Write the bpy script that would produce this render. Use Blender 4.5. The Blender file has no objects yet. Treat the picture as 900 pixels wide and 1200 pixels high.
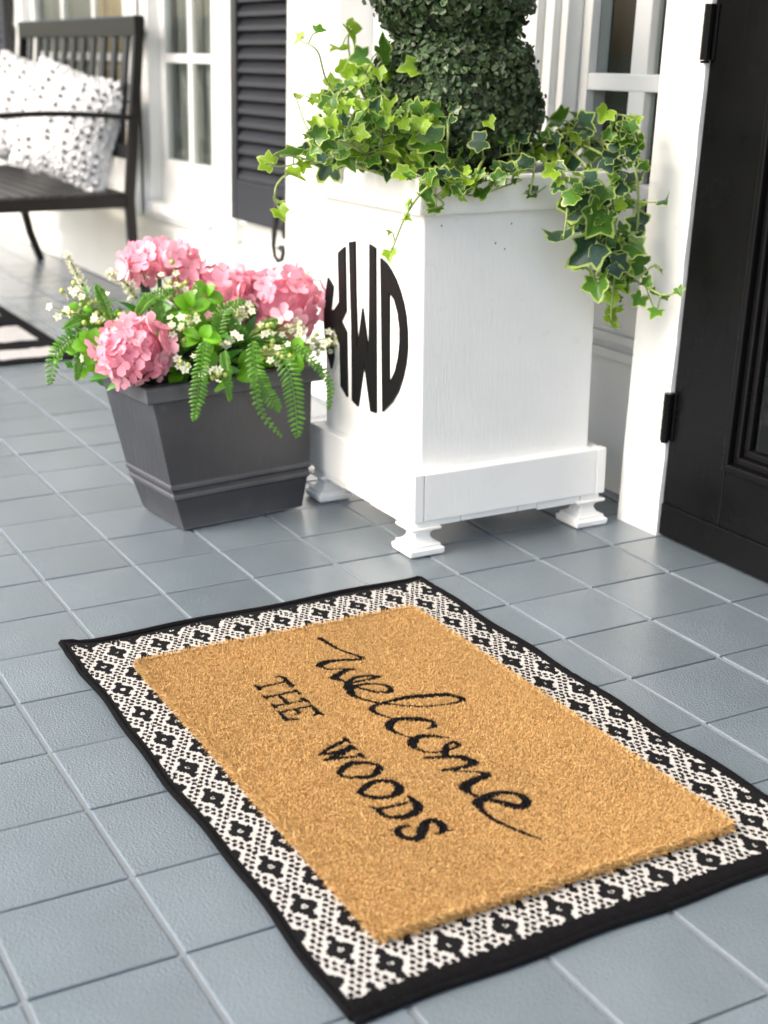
import bpy, bmesh, math, random
import numpy as np
from mathutils import Vector, Matrix
from mathutils.geometry import tessellate_polygon

T = 0.1524            # one floor tile = 6 inches; everything below is laid out in tiles
random.seed(7); NR = np.random.RandomState(5)
scene = bpy.context.scene
COL = scene.collection

# ------------------------------------------------------------------ camera
RC = np.array([[0.472119, 0.8815201, 0.0051036], [0.2752038, -0.1418869, -0.950858], [-0.8374763, 0.4503227, -0.3095852]])
FPX = 1663.378
CC = np.array([17.2572, -1.4978, 5.3841])
cam_d = bpy.data.cameras.new('camera'); cam = bpy.data.objects.new('camera', cam_d); COL.objects.link(cam)
cam_d.sensor_fit = 'HORIZONTAL'; cam_d.sensor_width = 36.0; cam_d.lens = FPX / 900.0 * 36.0
cam_d.clip_start = 0.05; cam_d.clip_end = 500
m = Matrix.Identity(4)
for r_ in range(3):
    m[r_][0] = RC[0][r_]; m[r_][1] = -RC[1][r_]; m[r_][2] = -RC[2][r_]; m[r_][3] = CC[r_] * T
cam.matrix_world = m
scene.camera = cam
cam_d.dof.use_dof = True; cam_d.dof.focus_distance = 12.6 * T; cam_d.dof.aperture_fstop = 6.3

# ------------------------------------------------------------------ world, sun, exposure
SUN_EL, SUN_AZ = math.radians(45), math.radians(183)      # azimuth measured from +Y towards +X
world = bpy.data.worlds.new('World'); scene.world = world; world.use_nodes = True
wn = world.node_tree.nodes; wl = world.node_tree.links
bg = wn['Background']; sky = wn.new('ShaderNodeTexSky'); sky.sky_type = 'NISHITA'; sky.sun_disc = False
sky.sun_elevation = SUN_EL; sky.sun_rotation = SUN_AZ; sky.air_density = 1.0; sky.dust_density = 4.0; sky.ozone_density = 0.0
wl.new(sky.outputs[0], bg.inputs[0]); bg.inputs[1].default_value = 0.15
sd = bpy.data.lights.new('sun', 'SUN'); sun = bpy.data.objects.new('sun', sd); COL.objects.link(sun)
sd.energy = 0.5; sd.angle = math.radians(24); sd.color = (1, 0.95, 0.88)
dirv = Vector((math.sin(SUN_AZ) * math.cos(SUN_EL), math.cos(SUN_AZ) * math.cos(SUN_EL), math.sin(SUN_EL)))
sun.rotation_euler = dirv.to_track_quat('Z', 'Y').to_euler()
scene.view_settings.view_transform = 'Standard'; scene.view_settings.look = 'None'
scene.view_settings.exposure = 1.78; scene.view_settings.gamma = 1.0
scene.cycles.max_bounces = 8; scene.cycles.diffuse_bounces = 4; scene.cycles.glossy_bounces = 4
scene.cycles.transparent_max_bounces = 12

# ------------------------------------------------------------------ laying-out helpers (authoring in the tile grid)
def ray(x, y): return RC.T @ np.array([(x - 450) / FPX, (y - 600) / FPX, 1.0])
def un(x, y, ax, val):
    d = ray(x, y); t = (val - CC[ax]) / d[ax]; return CC + t * d
def oX(x, y, X): return un(x, y, 0, X)
def oY(x, y, Y): return un(x, y, 1, Y)
def oZ(x, y, Z=0.0): return un(x, y, 2, Z)
def atd(x, y, d):
    r = ray(x, y); return CC + r * d
def dep(p): return float(RC[2] @ (np.array(p) - CC))
def pj(p):
    q = RC @ (np.array(p) - CC); return 450 + FPX * q[0] / q[2], 600 + FPX * q[1] / q[2]

# ------------------------------------------------------------------ materials
MATS = {}
def new_mat(name):
    m = bpy.data.materials.new(name); m.use_nodes = True; MATS[name] = m
    return m, m.node_tree.nodes, m.node_tree.links, m.node_tree.nodes['Principled BSDF']
def mat(name, col, rough=0.5, var=0.12, scale=20.0, bump=0.0, bscale=200.0, metal=0.0, spec=0.5, coat=0.0,
        stretch=(1, 1, 1), bstretch=(1, 1, 1), obj_var=0.0, sub=0.0, trans=0.0, dirt=0.0, dirtcol=(0.3, 0.27, 0.22), dscale=9.0, emis=None, rvar=0.0):
    m, n, l, b = new_mat(name)
    tc = n.new('ShaderNodeTexCoord')
    mp = n.new('ShaderNodeMapping'); mp.inputs['Scale'].default_value = stretch; l.new(tc.outputs['Object'], mp.inputs[0])
    nz = n.new('ShaderNodeTexNoise'); nz.inputs['Scale'].default_value = scale; nz.inputs['Detail'].default_value = 5
    l.new(mp.outputs[0], nz.inputs['Vector'])
    cr = n.new('ShaderNodeValToRGB'); l.new(nz.outputs[0], cr.inputs[0])
    cr.color_ramp.elements[0].position = 0.3; cr.color_ramp.elements[1].position = 0.7
    cr.color_ramp.elements[0].color = (*[max(0, c * (1 - var)) for c in col], 1)
    cr.color_ramp.elements[1].color = (*[min(1, c * (1 + var)) for c in col], 1)
    out = cr.outputs[0]
    if dirt > 0:
        dn = n.new('ShaderNodeTexNoise'); dn.inputs['Scale'].default_value = dscale; dn.inputs['Detail'].default_value = 8; dn.inputs['Roughness'].default_value = 0.7
        l.new(tc.outputs['Object'], dn.inputs['Vector'])
        dr = n.new('ShaderNodeValToRGB'); l.new(dn.outputs[0], dr.inputs[0])
        dr.color_ramp.elements[0].position = 0.60; dr.color_ramp.elements[1].position = 0.78
        dr.color_ramp.elements[0].color = (0, 0, 0, 1); dr.color_ramp.elements[1].color = (dirt, dirt, dirt, 1)
        mx = n.new('ShaderNodeMixRGB'); l.new(dr.outputs[0], mx.inputs[0]); l.new(out, mx.inputs[1]); mx.inputs[2].default_value = (*dirtcol, 1)
        out = mx.outputs[0]
    if name == 'pot_resin':
        ge = n.new('ShaderNodeNewGeometry'); wr = n.new('ShaderNodeValToRGB'); l.new(ge.outputs['Pointiness'], wr.inputs[0])
        wr.color_ramp.elements[0].position = 0.53; wr.color_ramp.elements[1].position = 0.62
        wm = n.new('ShaderNodeMath'); wm.operation = 'MULTIPLY'; l.new(wr.outputs[0], wm.inputs[0]); l.new(nz.outputs[0], wm.inputs[1])
        mx = n.new('ShaderNodeMixRGB'); l.new(wm.outputs[0], mx.inputs[0]); l.new(out, mx.inputs[1]); mx.inputs[2].default_value = (.35, .35, .36, 1); out = mx.outputs[0]
    if obj_var > 0:
        oi = n.new('ShaderNodeObjectInfo'); hs = n.new('ShaderNodeHueSaturation')
        mr = n.new('ShaderNodeMapRange'); mr.inputs[3].default_value = 1 - obj_var; mr.inputs[4].default_value = 1 + obj_var
        l.new(oi.outputs['Random'], mr.inputs[0]); l.new(mr.outputs[0], hs.inputs['Value'])
        l.new(out, hs.inputs['Color']); out = hs.outputs[0]
    l.new(out, b.inputs['Base Color'])
    b.inputs['Roughness'].default_value = rough; b.inputs['Metallic'].default_value = metal
    b.inputs['Specular IOR Level'].default_value = spec; b.inputs['Coat Weight'].default_value = coat; b.inputs['Coat Roughness'].default_value = 0.22
    if rvar > 0:
        r2 = n.new('ShaderNodeTexNoise'); r2.inputs['Scale'].default_value = 14; r2.inputs['Detail'].default_value = 6
        l.new(tc.outputs['Object'], r2.inputs['Vector'])
        m2 = n.new('ShaderNodeMapRange'); m2.inputs[1].default_value = 0.3; m2.inputs[2].default_value = 0.7
        m2.inputs[3].default_value = rough - rvar; m2.inputs[4].default_value = rough + rvar
        l.new(r2.outputs[0], m2.inputs[0]); l.new(m2.outputs[0], b.inputs['Roughness'])
    if trans > 0:
        # thin leaf or petal: some light comes through
        tr = n.new('ShaderNodeBsdfTranslucent'); l.new(out, tr.inputs[0])
        ms = n.new('ShaderNodeMixShader'); ms.inputs[0].default_value = trans
        o = [x for x in n if x.type == 'OUTPUT_MATERIAL'][0]
        l.new(b.outputs[0], ms.inputs[1]); l.new(tr.outputs[0], ms.inputs[2]); l.new(ms.outputs[0], o.inputs[0])
    if bump > 0:
        bm_ = n.new('ShaderNodeMapping'); bm_.inputs['Scale'].default_value = bstretch; l.new(tc.outputs['Object'], bm_.inputs[0])
        bn = n.new('ShaderNodeTexNoise'); bn.inputs['Scale'].default_value = bscale; bn.inputs['Detail'].default_value = 4
        l.new(bm_.outputs[0], bn.inputs['Vector'])
        bp = n.new('ShaderNodeBump'); bp.inputs['Strength'].default_value = bump; bp.inputs['Distance'].default_value = 0.002
        l.new(bn.outputs[0], bp.inputs['Height']); l.new(bp.outputs[0], b.inputs['Normal'])
    return m
mat('floor_paint', (0.130, 0.162, 0.186), 0.27, 0.09, 7, coat=0.55, bump=1.0, bscale=340, obj_var=0.08, dirt=0.2, dirtcol=(0.07, 0.08, 0.085), dscale=70)
mat('groove_shade', (0.085, 0.10, 0.11), 0.4, 0.06, 30)  # floor paint darkened to stand in for shade in the cross joints
mat('grout_light', (0.165, 0.19, 0.21), 0.3, 0.06, 30, bump=0.35, bscale=160)  # floor paint made paler to stand in for light on the long joints
mat('white_paint', (0.80, 0.80, 0.775), 0.42, 0.03, 8, bump=0.2, bscale=300, bstretch=(1, 1, 0.12), dirt=0.28, dirtcol=(0.45, 0.42, 0.36), dscale=34)
mat('white_trim', (0.80, 0.80, 0.78), 0.4, 0.02, 8, bump=0.2, bscale=90, bstretch=(1, 1, 0.1))
mat('siding_paint', (0.76, 0.75, 0.70), 0.5, 0.03, 6, bump=0.3, bscale=90, bstretch=(0.05, 1, 1))
mat('black_paint', (0.0038, 0.0038, 0.0043), 0.30, spec=0.16, dirt=0.05, dirtcol=(.12, .115, .10), dscale=26, var=0.1, scale=10, bump=0.12, bscale=120, bstretch=(1, 1, 0.1), rvar=0.05)
mat('black_letter', (0.003, 0.003, 0.0035), 0.6, spec=0.2, var=0.1, scale=10, bump=0.15, bscale=80)
mat('shutter_paint', (0.02, 0.02, 0.025), 0.42, 0.1, 10, bump=0.15, bscale=90)
mat('iron', (0.015, 0.014, 0.014), 0.45, 0.2, 40, bump=0.3, bscale=150)
mat('bench_paint', (0.007, 0.0055, 0.0055), 0.35, 0.15, 15, spec=0.3, bump=0.2, bscale=80)
mat('pot_resin', (0.027, 0.028, 0.033), 0.42, 0.1, 12, bump=0.5, bscale=90, bstretch=(1, 1, 0.15), dirt=0.35, dirtcol=(0.12, 0.12, 0.12), dscale=18)
mat('soil', (0.02, 0.015, 0.01), 0.95, 0.4, 50, bump=1.0, bscale=80)
mat('topiary_core', (0.012, 0.016, 0.009), 0.9, 0.4, 50)
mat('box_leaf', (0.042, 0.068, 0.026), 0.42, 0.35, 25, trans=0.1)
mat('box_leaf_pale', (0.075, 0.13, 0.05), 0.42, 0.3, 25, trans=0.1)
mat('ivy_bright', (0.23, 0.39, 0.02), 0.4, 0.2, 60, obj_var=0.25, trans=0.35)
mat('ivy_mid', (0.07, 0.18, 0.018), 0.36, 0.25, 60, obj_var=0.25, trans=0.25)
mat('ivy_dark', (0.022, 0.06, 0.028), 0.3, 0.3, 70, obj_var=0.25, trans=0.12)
mat('ivy_cream', (0.38, 0.50, 0.11), 0.42, 0.12, 60, obj_var=0.12, trans=0.3)
mat('ivy_stem', (0.26, 0.33, 0.10), 0.5, 0.2, 40)
mat('petal_pink', (0.80, 0.32, 0.41), 0.55, 0.18, 70, obj_var=0.16, trans=0.3)
mat('petal_pale', (0.84, 0.44, 0.52), 0.55, 0.15, 70, obj_var=0.1, trans=0.3)
mat('petal_white', (0.82, 0.82, 0.64), 0.55, 0.08, 70, trans=0.25)
mat('bud_green', (0.45, 0.52, 0.14), 0.5, 0.2, 60, trans=0.15)
mat('leaf_green', (0.07, 0.24, 0.035), 0.4, 0.25, 50, obj_var=0.3, trans=0.25)
mat('leaf_lime', (0.16, 0.42, 0.02), 0.38, 0.2, 50, obj_var=0.2, trans=0.35)
mat('fern_green', (0.09, 0.24, 0.022), 0.4, 0.25, 50, trans=0.25)
mat('rug_black', (0.004, 0.004, 0.0048), 0.95, 0.3, 120, spec=0.1, bump=1.0, bscale=450)
mat('rug_white', (0.36, 0.36, 0.36), 0.85, 0.08, 60, bump=0.6, bscale=300)
mat('pillow_white', (0.74, 0.74, 0.745), 0.9, 0.03, 40, bump=0.5, bscale=80)
mat('pillow_black', (0.10, 0.10, 0.11), 0.9, 0.2, 40)
mat('room_dark', (0.008, 0.008, 0.009), 0.7, 0.2, 3)
mat('curtain_backdrop', (0.30, 0.30, 0.275), 0.8, 0.1, 6)
mat('warm_reflection', (0.55, 0.42, 0.27), 0.8, 0.15, 6)  # warm colour standing in for reflections on the right-hand panes
mat('ceiling_paint', (0.7, 0.73, 0.74), 0.6, 0.03, 4)
mat('bounce_concrete', (0.52, 0.50, 0.46), 0.8, 0.08, 4, bump=0.5, bscale=60)  # pale surface of the added bounce slab
mat('lawn', (0.05, 0.08, 0.025), 0.9, 0.4, 3)
mat('straw_pad', (0.24, 0.135, 0.05), 0.95, 0.3, 150, bump=1, bscale=400)
# window glass: clear sheet with its reflection
m, n, l, b = new_mat('glass')
lw = n.new('ShaderNodeFresnel'); lw.inputs[0].default_value = 1.5
tr = n.new('ShaderNodeBsdfTransparent'); gl = n.new('ShaderNodeBsdfGlossy'); gl.inputs['Roughness'].default_value = 0.03
tr.inputs[0].default_value = (0.85, 0.88, 0.87, 1)
ms = n.new('ShaderNodeMixShader'); o = [x for x in n if x.type == 'OUTPUT_MATERIAL'][0]
ge = n.new('ShaderNodeNewGeometry'); mm_ = n.new('ShaderNodeMath'); mm_.operation = 'SUBTRACT'; mm_.inputs[0].default_value = 1.0; l.new(ge.outputs['Backfacing'], mm_.inputs[1])
m3 = n.new('ShaderNodeMath'); m3.operation = 'MULTIPLY'; l.new(lw.outputs[0], m3.inputs[0]); l.new(mm_.outputs[0], m3.inputs[1]); l.new(m3.outputs[0], ms.inputs[0]); l.new(tr.outputs[0], ms.inputs[1]); l.new(gl.outputs[0], ms.inputs[2]); l.new(ms.outputs[0], o.inputs[0])
n.remove(b)
# materials coloured by a per-face attribute (dyed fibres, woven stitches)
def attr_mat(name, rough, bump, bscale, sheen=0.0, trans=0.0):
    m, n, l, b = new_mat(name)
    at = n.new('ShaderNodeAttribute'); at.attribute_name = 'dye'
    l.new(at.outputs['Color'], b.inputs['Base Color']); b.inputs['Roughness'].default_value = rough
    b.inputs['Specular IOR Level'].default_value = 0.12
    if bump > 0:
        tc = n.new('ShaderNodeTexCoord'); bn = n.new('ShaderNodeTexNoise'); bn.inputs['Scale'].default_value = bscale
        l.new(tc.outputs['Object'], bn.inputs['Vector']); bp = n.new('ShaderNodeBump'); bp.inputs['Strength'].default_value = bump
        bp.inputs['Distance'].default_value = 0.002; l.new(bn.outputs[0], bp.inputs['Height']); l.new(bp.outputs[0], b.inputs['Normal'])
    return m
attr_mat('coir_fibre', 0.8, 0, 1); attr_mat('woven', 0.9, 0.6, 500)

# ------------------------------------------------------------------ mesh builder
LEAN = 0.055
def lean(v): return (v[0] + LEAN * v[2], v[1], v[2])      # the old front of the house is a little out of plumb
class MB:
    def __init__(s): s.v = []; s.f = []; s.m = []; s.mi = 0
    def add(s, vs, fs):
        b = len(s.v); s.v += [tuple(map(float, p)) for p in vs]; s.f += [tuple(i + b for i in q) for q in fs]; s.m += [s.mi] * len(fs)
    def box(s, x0, x1, y0, y1, z0, z1, M=None):
        vs = [(x, y, z) for x in (x0, x1) for y in (y0, y1) for z in (z0, z1)]
        if M is not None: vs = [tuple(M @ Vector(p)) for p in vs]
        s.add(vs, [(0, 1, 3, 2), (4, 6, 7, 5), (0, 4, 5, 1), (2, 3, 7, 6), (0, 2, 6, 4), (1, 5, 7, 3)]); return s
    def tube(s, pts, r, n=6, cap=True):
        pts = [Vector(p) for p in pts]; k = len(pts)
        rs = r if isinstance(r, (list, tuple)) else [r] * k
        up = None; rings = []
        for i, p in enumerate(pts):
            t = (pts[min(i + 1, k - 1)] - pts[max(i - 1, 0)]).normalized()
            if up is None: up = t.orthogonal().normalized()
            up = (up - t * up.dot(t));
            if up.length < 1e-6: up = t.orthogonal()
            up.normalize(); w = t.cross(up)
            rings.append([p + (up * math.cos(a) + w * math.sin(a)) * rs[i] for a in [2 * math.pi * q / n for q in range(n)]])
        vs = [q for g in rings for q in g]; fs = []
        for i in range(k - 1):
            for q in range(n): fs.append((i * n + q, i * n + (q + 1) % n, (i + 1) * n + (q + 1) % n, (i + 1) * n + q))
        if cap: fs.append(tuple(range(n - 1, -1, -1))); fs.append(tuple((k - 1) * n + q for q in range(n)))
        s.add(vs, fs); return s
    def bar(s, a, b, w, h, up=(0, 0, 1)):
        a = Vector(a); b = Vector(b); t = (b - a).normalized(); u = Vector(up); sd = t.cross(u).normalized(); u = sd.cross(t).normalized()
        vs = [p + sd * i * w / 2 + u * j * h / 2 for p in (a, b) for i, j in ((-1, -1), (1, -1), (1, 1), (-1, 1))]
        s.add(vs, [(0, 1, 2, 3), (7, 6, 5, 4), (0, 4, 5, 1), (1, 5, 6, 2), (2, 6, 7, 3), (3, 7, 4, 0)]); return s
    def loft(s, rings, cap=True, closed=True):
        n = len(rings[0]); vs = [q for g in rings for q in g]; fs = []
        for i in range(len(rings) - 1):
            for q in range(n if closed else n - 1): fs.append((i * n + q, i * n + (q + 1) % n, (i + 1) * n + (q + 1) % n, (i + 1) * n + q))
        if cap: fs.append(tuple(range(n - 1, -1, -1))); fs.append(tuple((len(rings) - 1) * n + q for q in range(n)))
        s.add(vs, fs); return s
    def ball(s, c, r, nu=8, nv=5, sc=(1, 1, 1)):
        rings = []
        for i in range(nv + 1):
            th = math.pi * (i + 0.001) / (nv + 0.002)
            rings.append([(c[0] + r * sc[0] * math.sin(th) * math.cos(2 * math.pi * q / nu), c[1] + r * sc[1] * math.sin(th) * math.sin(2 * math.pi * q / nu), c[2] + r * sc[2] * math.cos(th)) for q in range(nu)])
        s.loft(rings[::-1]); return s
    def build(s, name, mats, parent=None, warp=None, bevel=0.0, smooth=False, base=None, label=None, kind=None, seg=2):
        vs = s.v if warp is None else [warp(p) for p in s.v]
        if parent is not None: o0 = Vector(parent['_o'])
        elif base is not None: o0 = Vector(base)
        else:
            a = np.array(vs); o0 = Vector(((a[:, 0].min() + a[:, 0].max()) / 2, (a[:, 1].min() + a[:, 1].max()) / 2, a[:, 2].min()))
        me = bpy.data.meshes.new(name)
        me.from_pydata([tuple((Vector(p) - o0) * T) for p in vs], [], s.f)
        if not isinstance(mats, (list, tuple)): mats = [mats]
        for q in mats: me.materials.append(MATS[q])
        me.polygons.foreach_set('material_index', s.m)
        if bevel > 0:
            bm = bmesh.new(); bm.from_mesh(me)
            bmesh.ops.remove_doubles(bm, verts=bm.verts, dist=1e-6)
            bmesh.ops.recalc_face_normals(bm, faces=bm.faces)
            es = [e for e in bm.edges if len(e.link_faces) == 2 and e.calc_face_angle(0) > 0.5]
            bmesh.ops.bevel(bm, geom=es, offset=bevel * T, segments=seg, affect='EDGES', profile=0.6, clamp_overlap=True)
            bm.to_mesh(me); bm.free()
        if smooth or bevel > 0: me.polygons.foreach_set('use_smooth', [smooth] * len(me.polygons))
        me.update()
        o = bpy.data.objects.new(name, me); COL.objects.link(o)
        if parent is not None: o.parent = parent
        else: o.location = o0 * T
        o['_o'] = tuple(o0)
        if label: o['label'] = label
        if kind: o['kind'] = kind
        return o
def thing(name, loc, label, cat, group=None):
    o = bpy.data.objects.new(name, None); COL.objects.link(o); o.location = Vector(loc) * T; o['_o'] = tuple(float(q) for q in loc)
    o.empty_display_size = 0.05
    tag(o, label, cat, group); return o
def tag(o, label, cat, group=None):
    o['label'] = label; o['category'] = cat
    if group: o['group'] = group
    return o
def inst(src, name, parent, M, label=None):
    """place a shared mesh as a part; M is in world tile space"""
    o = bpy.data.objects.new(name, src if isinstance(src, bpy.types.Mesh) else src.data); COL.objects.link(o); o.parent = parent
    L = M.copy(); o0 = Vector(parent['_o']); L.translation = (M.translation - o0) * T
    o.matrix_local = L; o['_o'] = tuple(M.translation)
    if label: o['label'] = label
    return o
def mesh_only(mb, name, mats, smooth=False, bevel=0):
    me = bpy.data.meshes.new(name); me.from_pydata([tuple(Vector(p) * T) for p in mb.v], [], mb.f)
    for q in (mats if isinstance(mats, (list, tuple)) else [mats]): me.materials.append(MATS[q])
    me.polygons.foreach_set('material_index', mb.m)
    if bevel:
        bm = bmesh.new(); bm.from_mesh(me); bmesh.ops.recalc_face_normals(bm, faces=bm.faces)
        bmesh.ops.bevel(bm, geom=[e for e in bm.edges if e.calc_face_angle(0) > 0.5], offset=bevel * T, segments=3, affect='EDGES', profile=0.6); bm.to_mesh(me); bm.free()
    if smooth: me.polygons.foreach_set('use_smooth', [True] * len(me.polygons))
    me.update(); return me
def in_view(p, mg=25):
    q = RC @ (np.array(p) - CC)
    if q[2] < 1: return False
    x, y = pj(p); return -mg < x < 900 + mg and -mg < y < 1200 + mg

# ================================================================== PORCH FLOOR
xi = {0: .10, 1: 1.10, 2: 2.13, 3: 3.09, 4: 4.06, 5: 4.97, 6: 5.96, 7: 6.96, 8: 7.98, 9: 9.0, 10: 9.98}
def gx(i): return xi.get(i, (i + .08) if i < 0 else float(i))
yj = {5: 5.0, 6: 6.02, 7: 7.06, 8: 8.09, 9: 9.13}
def gy(j): return yj.get(j, float(j) if j < 5 else j * 1.015)
floor = MB(); floor.box(-48, 22, -7, 10.4, -0.5, -0.045)
floor = floor.build('porch_floor', 'groove_shade', kind='structure', base=(0, 0, 0)); floor['label'] = 'porch floor of grey blue painted square tiles'
AJ, BJ = 0.019, 0.011
tile_me = {}
def tile_mesh(w, d):
    k = (round(w, 2), round(d, 2))
    if k not in tile_me:
        mb = MB(); mb.box(-w / 2 + BJ, w / 2 - BJ, -d / 2 + AJ, d / 2 - AJ, -0.1, 0.0)
        tile_me[k] = mesh_only(mb, 'tile', 'floor_paint', bevel=0.016, smooth=False)
    return tile_me[k]
for j in range(-5, 10):
    mb = MB(); mb.box(-48, 22, gy(j) - AJ - .01, gy(j) + AJ + .01, -.05, -.016); mb.build('grout_line', 'grout_light', parent=floor)
cells = []
for i in range(-46, 20):
    for j in range(-6, 10):
        x0, x1, y0, y1 = gx(i), gx(i + 1), gy(j), gy(j + 1)
        c = ((x0 + x1) / 2, (y0 + y1) / 2, 0)
        v = any(in_view(p) for p in ((x0, y0, 0), (x1, y0, 0), (x0, y1, 0), (x1, y1, 0), c))
        cells.append((0 if v else 1, np.linalg.norm(np.array(c) - CC), x0, x1, y0, y1, c))
cells.sort(key=lambda q: (q[0], q[1]))
rest = MB(); cnt = 0
for vis, d, x0, x1, y0, y1, c in cells:
    if vis == 0 and cnt < 290:
        cnt += 1
        M = Matrix.Translation(Vector(c) + Vector((0, 0, random.uniform(-.004, .003)))) @ Matrix.Rotation(random.gauss(0, .0022), 4, 'X') @ Matrix.Rotation(random.gauss(0, .0022), 4, 'Y') @ Matrix.Rotation(random.gauss(0, .0025), 4, 'Z')
        inst(tile_mesh(x1 - x0, y1 - y0), 'tile', floor, M)
    else:
        rest.box(x0 + BJ, x1 - BJ, y0 + AJ, y1 - AJ, -0.1, 0.0)
rest.build('tile_paving', 'floor_paint', parent=floor, kind='stuff')

# outside: porch ceiling and lawn beyond the open side
c_ = MB()
for k in range(30): c_.box(-48, 22, -4.6 + k * .48, -4.6 + (k + 1) * .48 - .02, 17.5, 17.7)
c_.build('porch_ceiling', 'ceiling_paint', kind='structure', base=(0, 0, 17.5))
g_ = MB(); g_.box(-60, 60, -30, -4.9, -3.98, -3.9); g_.build('bounce_slab', 'bounce_concrete', kind='structure', base=(0, 0, -3.9))  # unseen pale slab, added to bounce light up onto the porch
g_ = MB(); g_.box(-2500, 2500, -2500, 2500, -4.2, -4); g_.build('lawn', 'lawn', kind='structure', base=(0, 0, -4))

# ================================================================== HOUSE FRONT
WY = 9.05    # siding plane
wall = thing('house_wall', (-10, WY, 0), 'cream white lap sided house wall behind the porch, under the windows', 'wall')
m_ = MB()
def hole_wall(mb, segs, y0, y1):
    for x0, x1, z0, z1 in segs: mb.box(x0, x1, y0, y1, z0, z1)
W1 = dict(x0=-12.9, x1=-9.25, z0=2.6, z1=13.0)
W2 = dict(x0=-22.9, x1=-14.4, z0=2.6, z1=13.0)
SL = dict(x0=2.3, x1=4.35, z0=0.0, z1=13.5)
back = MB()
hole_wall(back, [(-48, W2['x0'], 0, 17), (W2['x0'], W2['x1'], 0, W2['z0']), (W2['x0'], W2['x1'], W2['z1'], 17), (W2['x1'], W1['x0'], 0, 17),
                 (W1['x0'], W1['x1'], 0, W1['z0']), (W1['x0'], W1['x1'], W1['z1'], 17), (W1['x1'], 1.9, 0, 17),
                 (1.9, 11.6, 13.6, 17), (11.6, 22, 0, 17)], WY + .08, WY + .6)
back.build('wall_sheathing', 'siding_paint', parent=wall)
def clap(x0, x1, z):
    # one lap board: thick at its lower edge, tucked under the one above
    h = .80; mb = MB()
    prof = [(WY - .07, z), (WY + .07, z), (WY + .07, z + h), (WY + .035, z + h)]
    mb.loft([[(x0, y, q) for y, q in prof], [(x1, y, q) for y, q in prof]])
    return mb
z = 0.02
while z < 16.5:
    segs = [(-48, 2.0)] if z + .3 < W1['z0'] - .6 else ([(-48, W2['x0'] - .3), (W2['x1'] + .3, W1['x0'] - .3), (W1['x1'] + .3, 2.0)] if z < W1['z1'] else [(-48, 2.0)])
    for a, b_ in segs:
        if b_ - a > .3: clap(a, b_ , z).build('clapboard', 'siding_paint', parent=wall)
    clap(11.7, 22, z).build('clapboard', 'siding_paint', parent=wall)
    z += .74

def window(W, ncol, muz, label, warmside):
    x0, x1, z0, z1 = W['x0'], W['x1'], W['z0'], W['z1']
    t = thing('sash_window', ((x0 + x1) / 2, WY, z0), label, 'window', 'white house windows on the porch wall')
    y = WY
    for nm, bx in (('casing', (x1 - .05, x1 + 1.08, y - .18, y + .1, z0 - .70, z1 + .5)), ('casing', (x0 - .62, x0 + .05, y - .18, y + .1, z0 - .70, z1 + .5)),
                   ('casing', (x0 - .62, x1 + .62, y - .2, y + .1, z1 + .5, z1 + 1.1)),
                   ('sill', (x0 + .05, x1 - .05, y - .30, y + .15, z0 - .56, z0 - .35)), ('apron', (x0 + .05, x1 - .05, y - .17, y + .1, z0 - .70, z0 - .56))):
        mb = MB(); mb.box(*bx); mb.build(nm, 'white_trim', parent=t, warp=lean, bevel=.02)
    fr = MB(); sy0, sy1 = y + .06, y + .22
    fr.box(x0 + .05, x1 - .05, sy0, sy1, z0 - .35, z0 + .55); fr.box(x0 + .05, x1 - .05, sy0, sy1, z1 - .4, z1 + .5)
    fr.box(x0 + .05, x0 + .40, sy0, sy1, z0 + .55, z1 - .4); fr.box(x1 - .40, x1 - .05, sy0, sy1, z0 + .55, z1 - .4)
    sash = fr.build('sash', 'white_trim', parent=t, warp=lean, bevel=.015)
    gx0, gx1, gz0, gz1 = x0 + .40, x1 - .40, z0 + .55, z1 - .4
    xs = [gx0 + (gx1 - gx0) * k / ncol for k in range(ncol + 1)]
    zs = [gz0] + muz + [gz1]
    for k in range(1, ncol):
        mb = MB(); mb.box(xs[k] - .11, xs[k] + .11, sy0 + .01, sy1 - .02, gz0, gz1); mb.build('muntin', 'white_trim', parent=sash, warp=lean, bevel=.015)
    for zz in muz:
        mb = MB(); mb.box(gx0, gx1, sy0 + .006, sy1 - .024, zz - .09, zz + .09); mb.build('muntin', 'white_trim', parent=sash, warp=lean, bevel=.015)
    for a in range(ncol):
        for b_ in range(len(zs) - 1):
            mb = MB(); mb.box(xs[a], xs[a + 1], sy0 + .07, sy0 + .09, zs[b_], zs[b_ + 1]); mb.build('pane', 'glass', parent=t, warp=lean)
    # curtains inside, and an added warm sheet standing in for pane reflections
    for (ca, cb, mt) in ((x0 - .3, x0 + (x1 - x0) * (1 - warmside), 'curtain_backdrop'), (x0 + (x1 - x0) * (1 - warmside) + .15, x1 + .1, 'warm_reflection')):
        nn = max(8, int((cb - ca) * 14)); rg = []
        pts = [(ca + (cb - ca) * k / nn, y + .42 + .09 * math.sin(k * 1.15) + .03 * math.sin(k * .43)) for k in range(nn + 1)]
        mb = MB(); mb.loft([[(a, b_, z0 - .3) for a, b_ in pts], [(a, b_, z1) for a, b_ in pts]], cap=False, closed=False)
        mb.build('curtain_backdrop', mt, parent=t, smooth=True)
    return t
window(W1, 2, [5.2], 'white sash window with two columns of panes, between the near black shutter and the bench back', .32)
window(W2, 3, [5.2], 'white sash window directly behind the bench backrest', .4)

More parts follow.
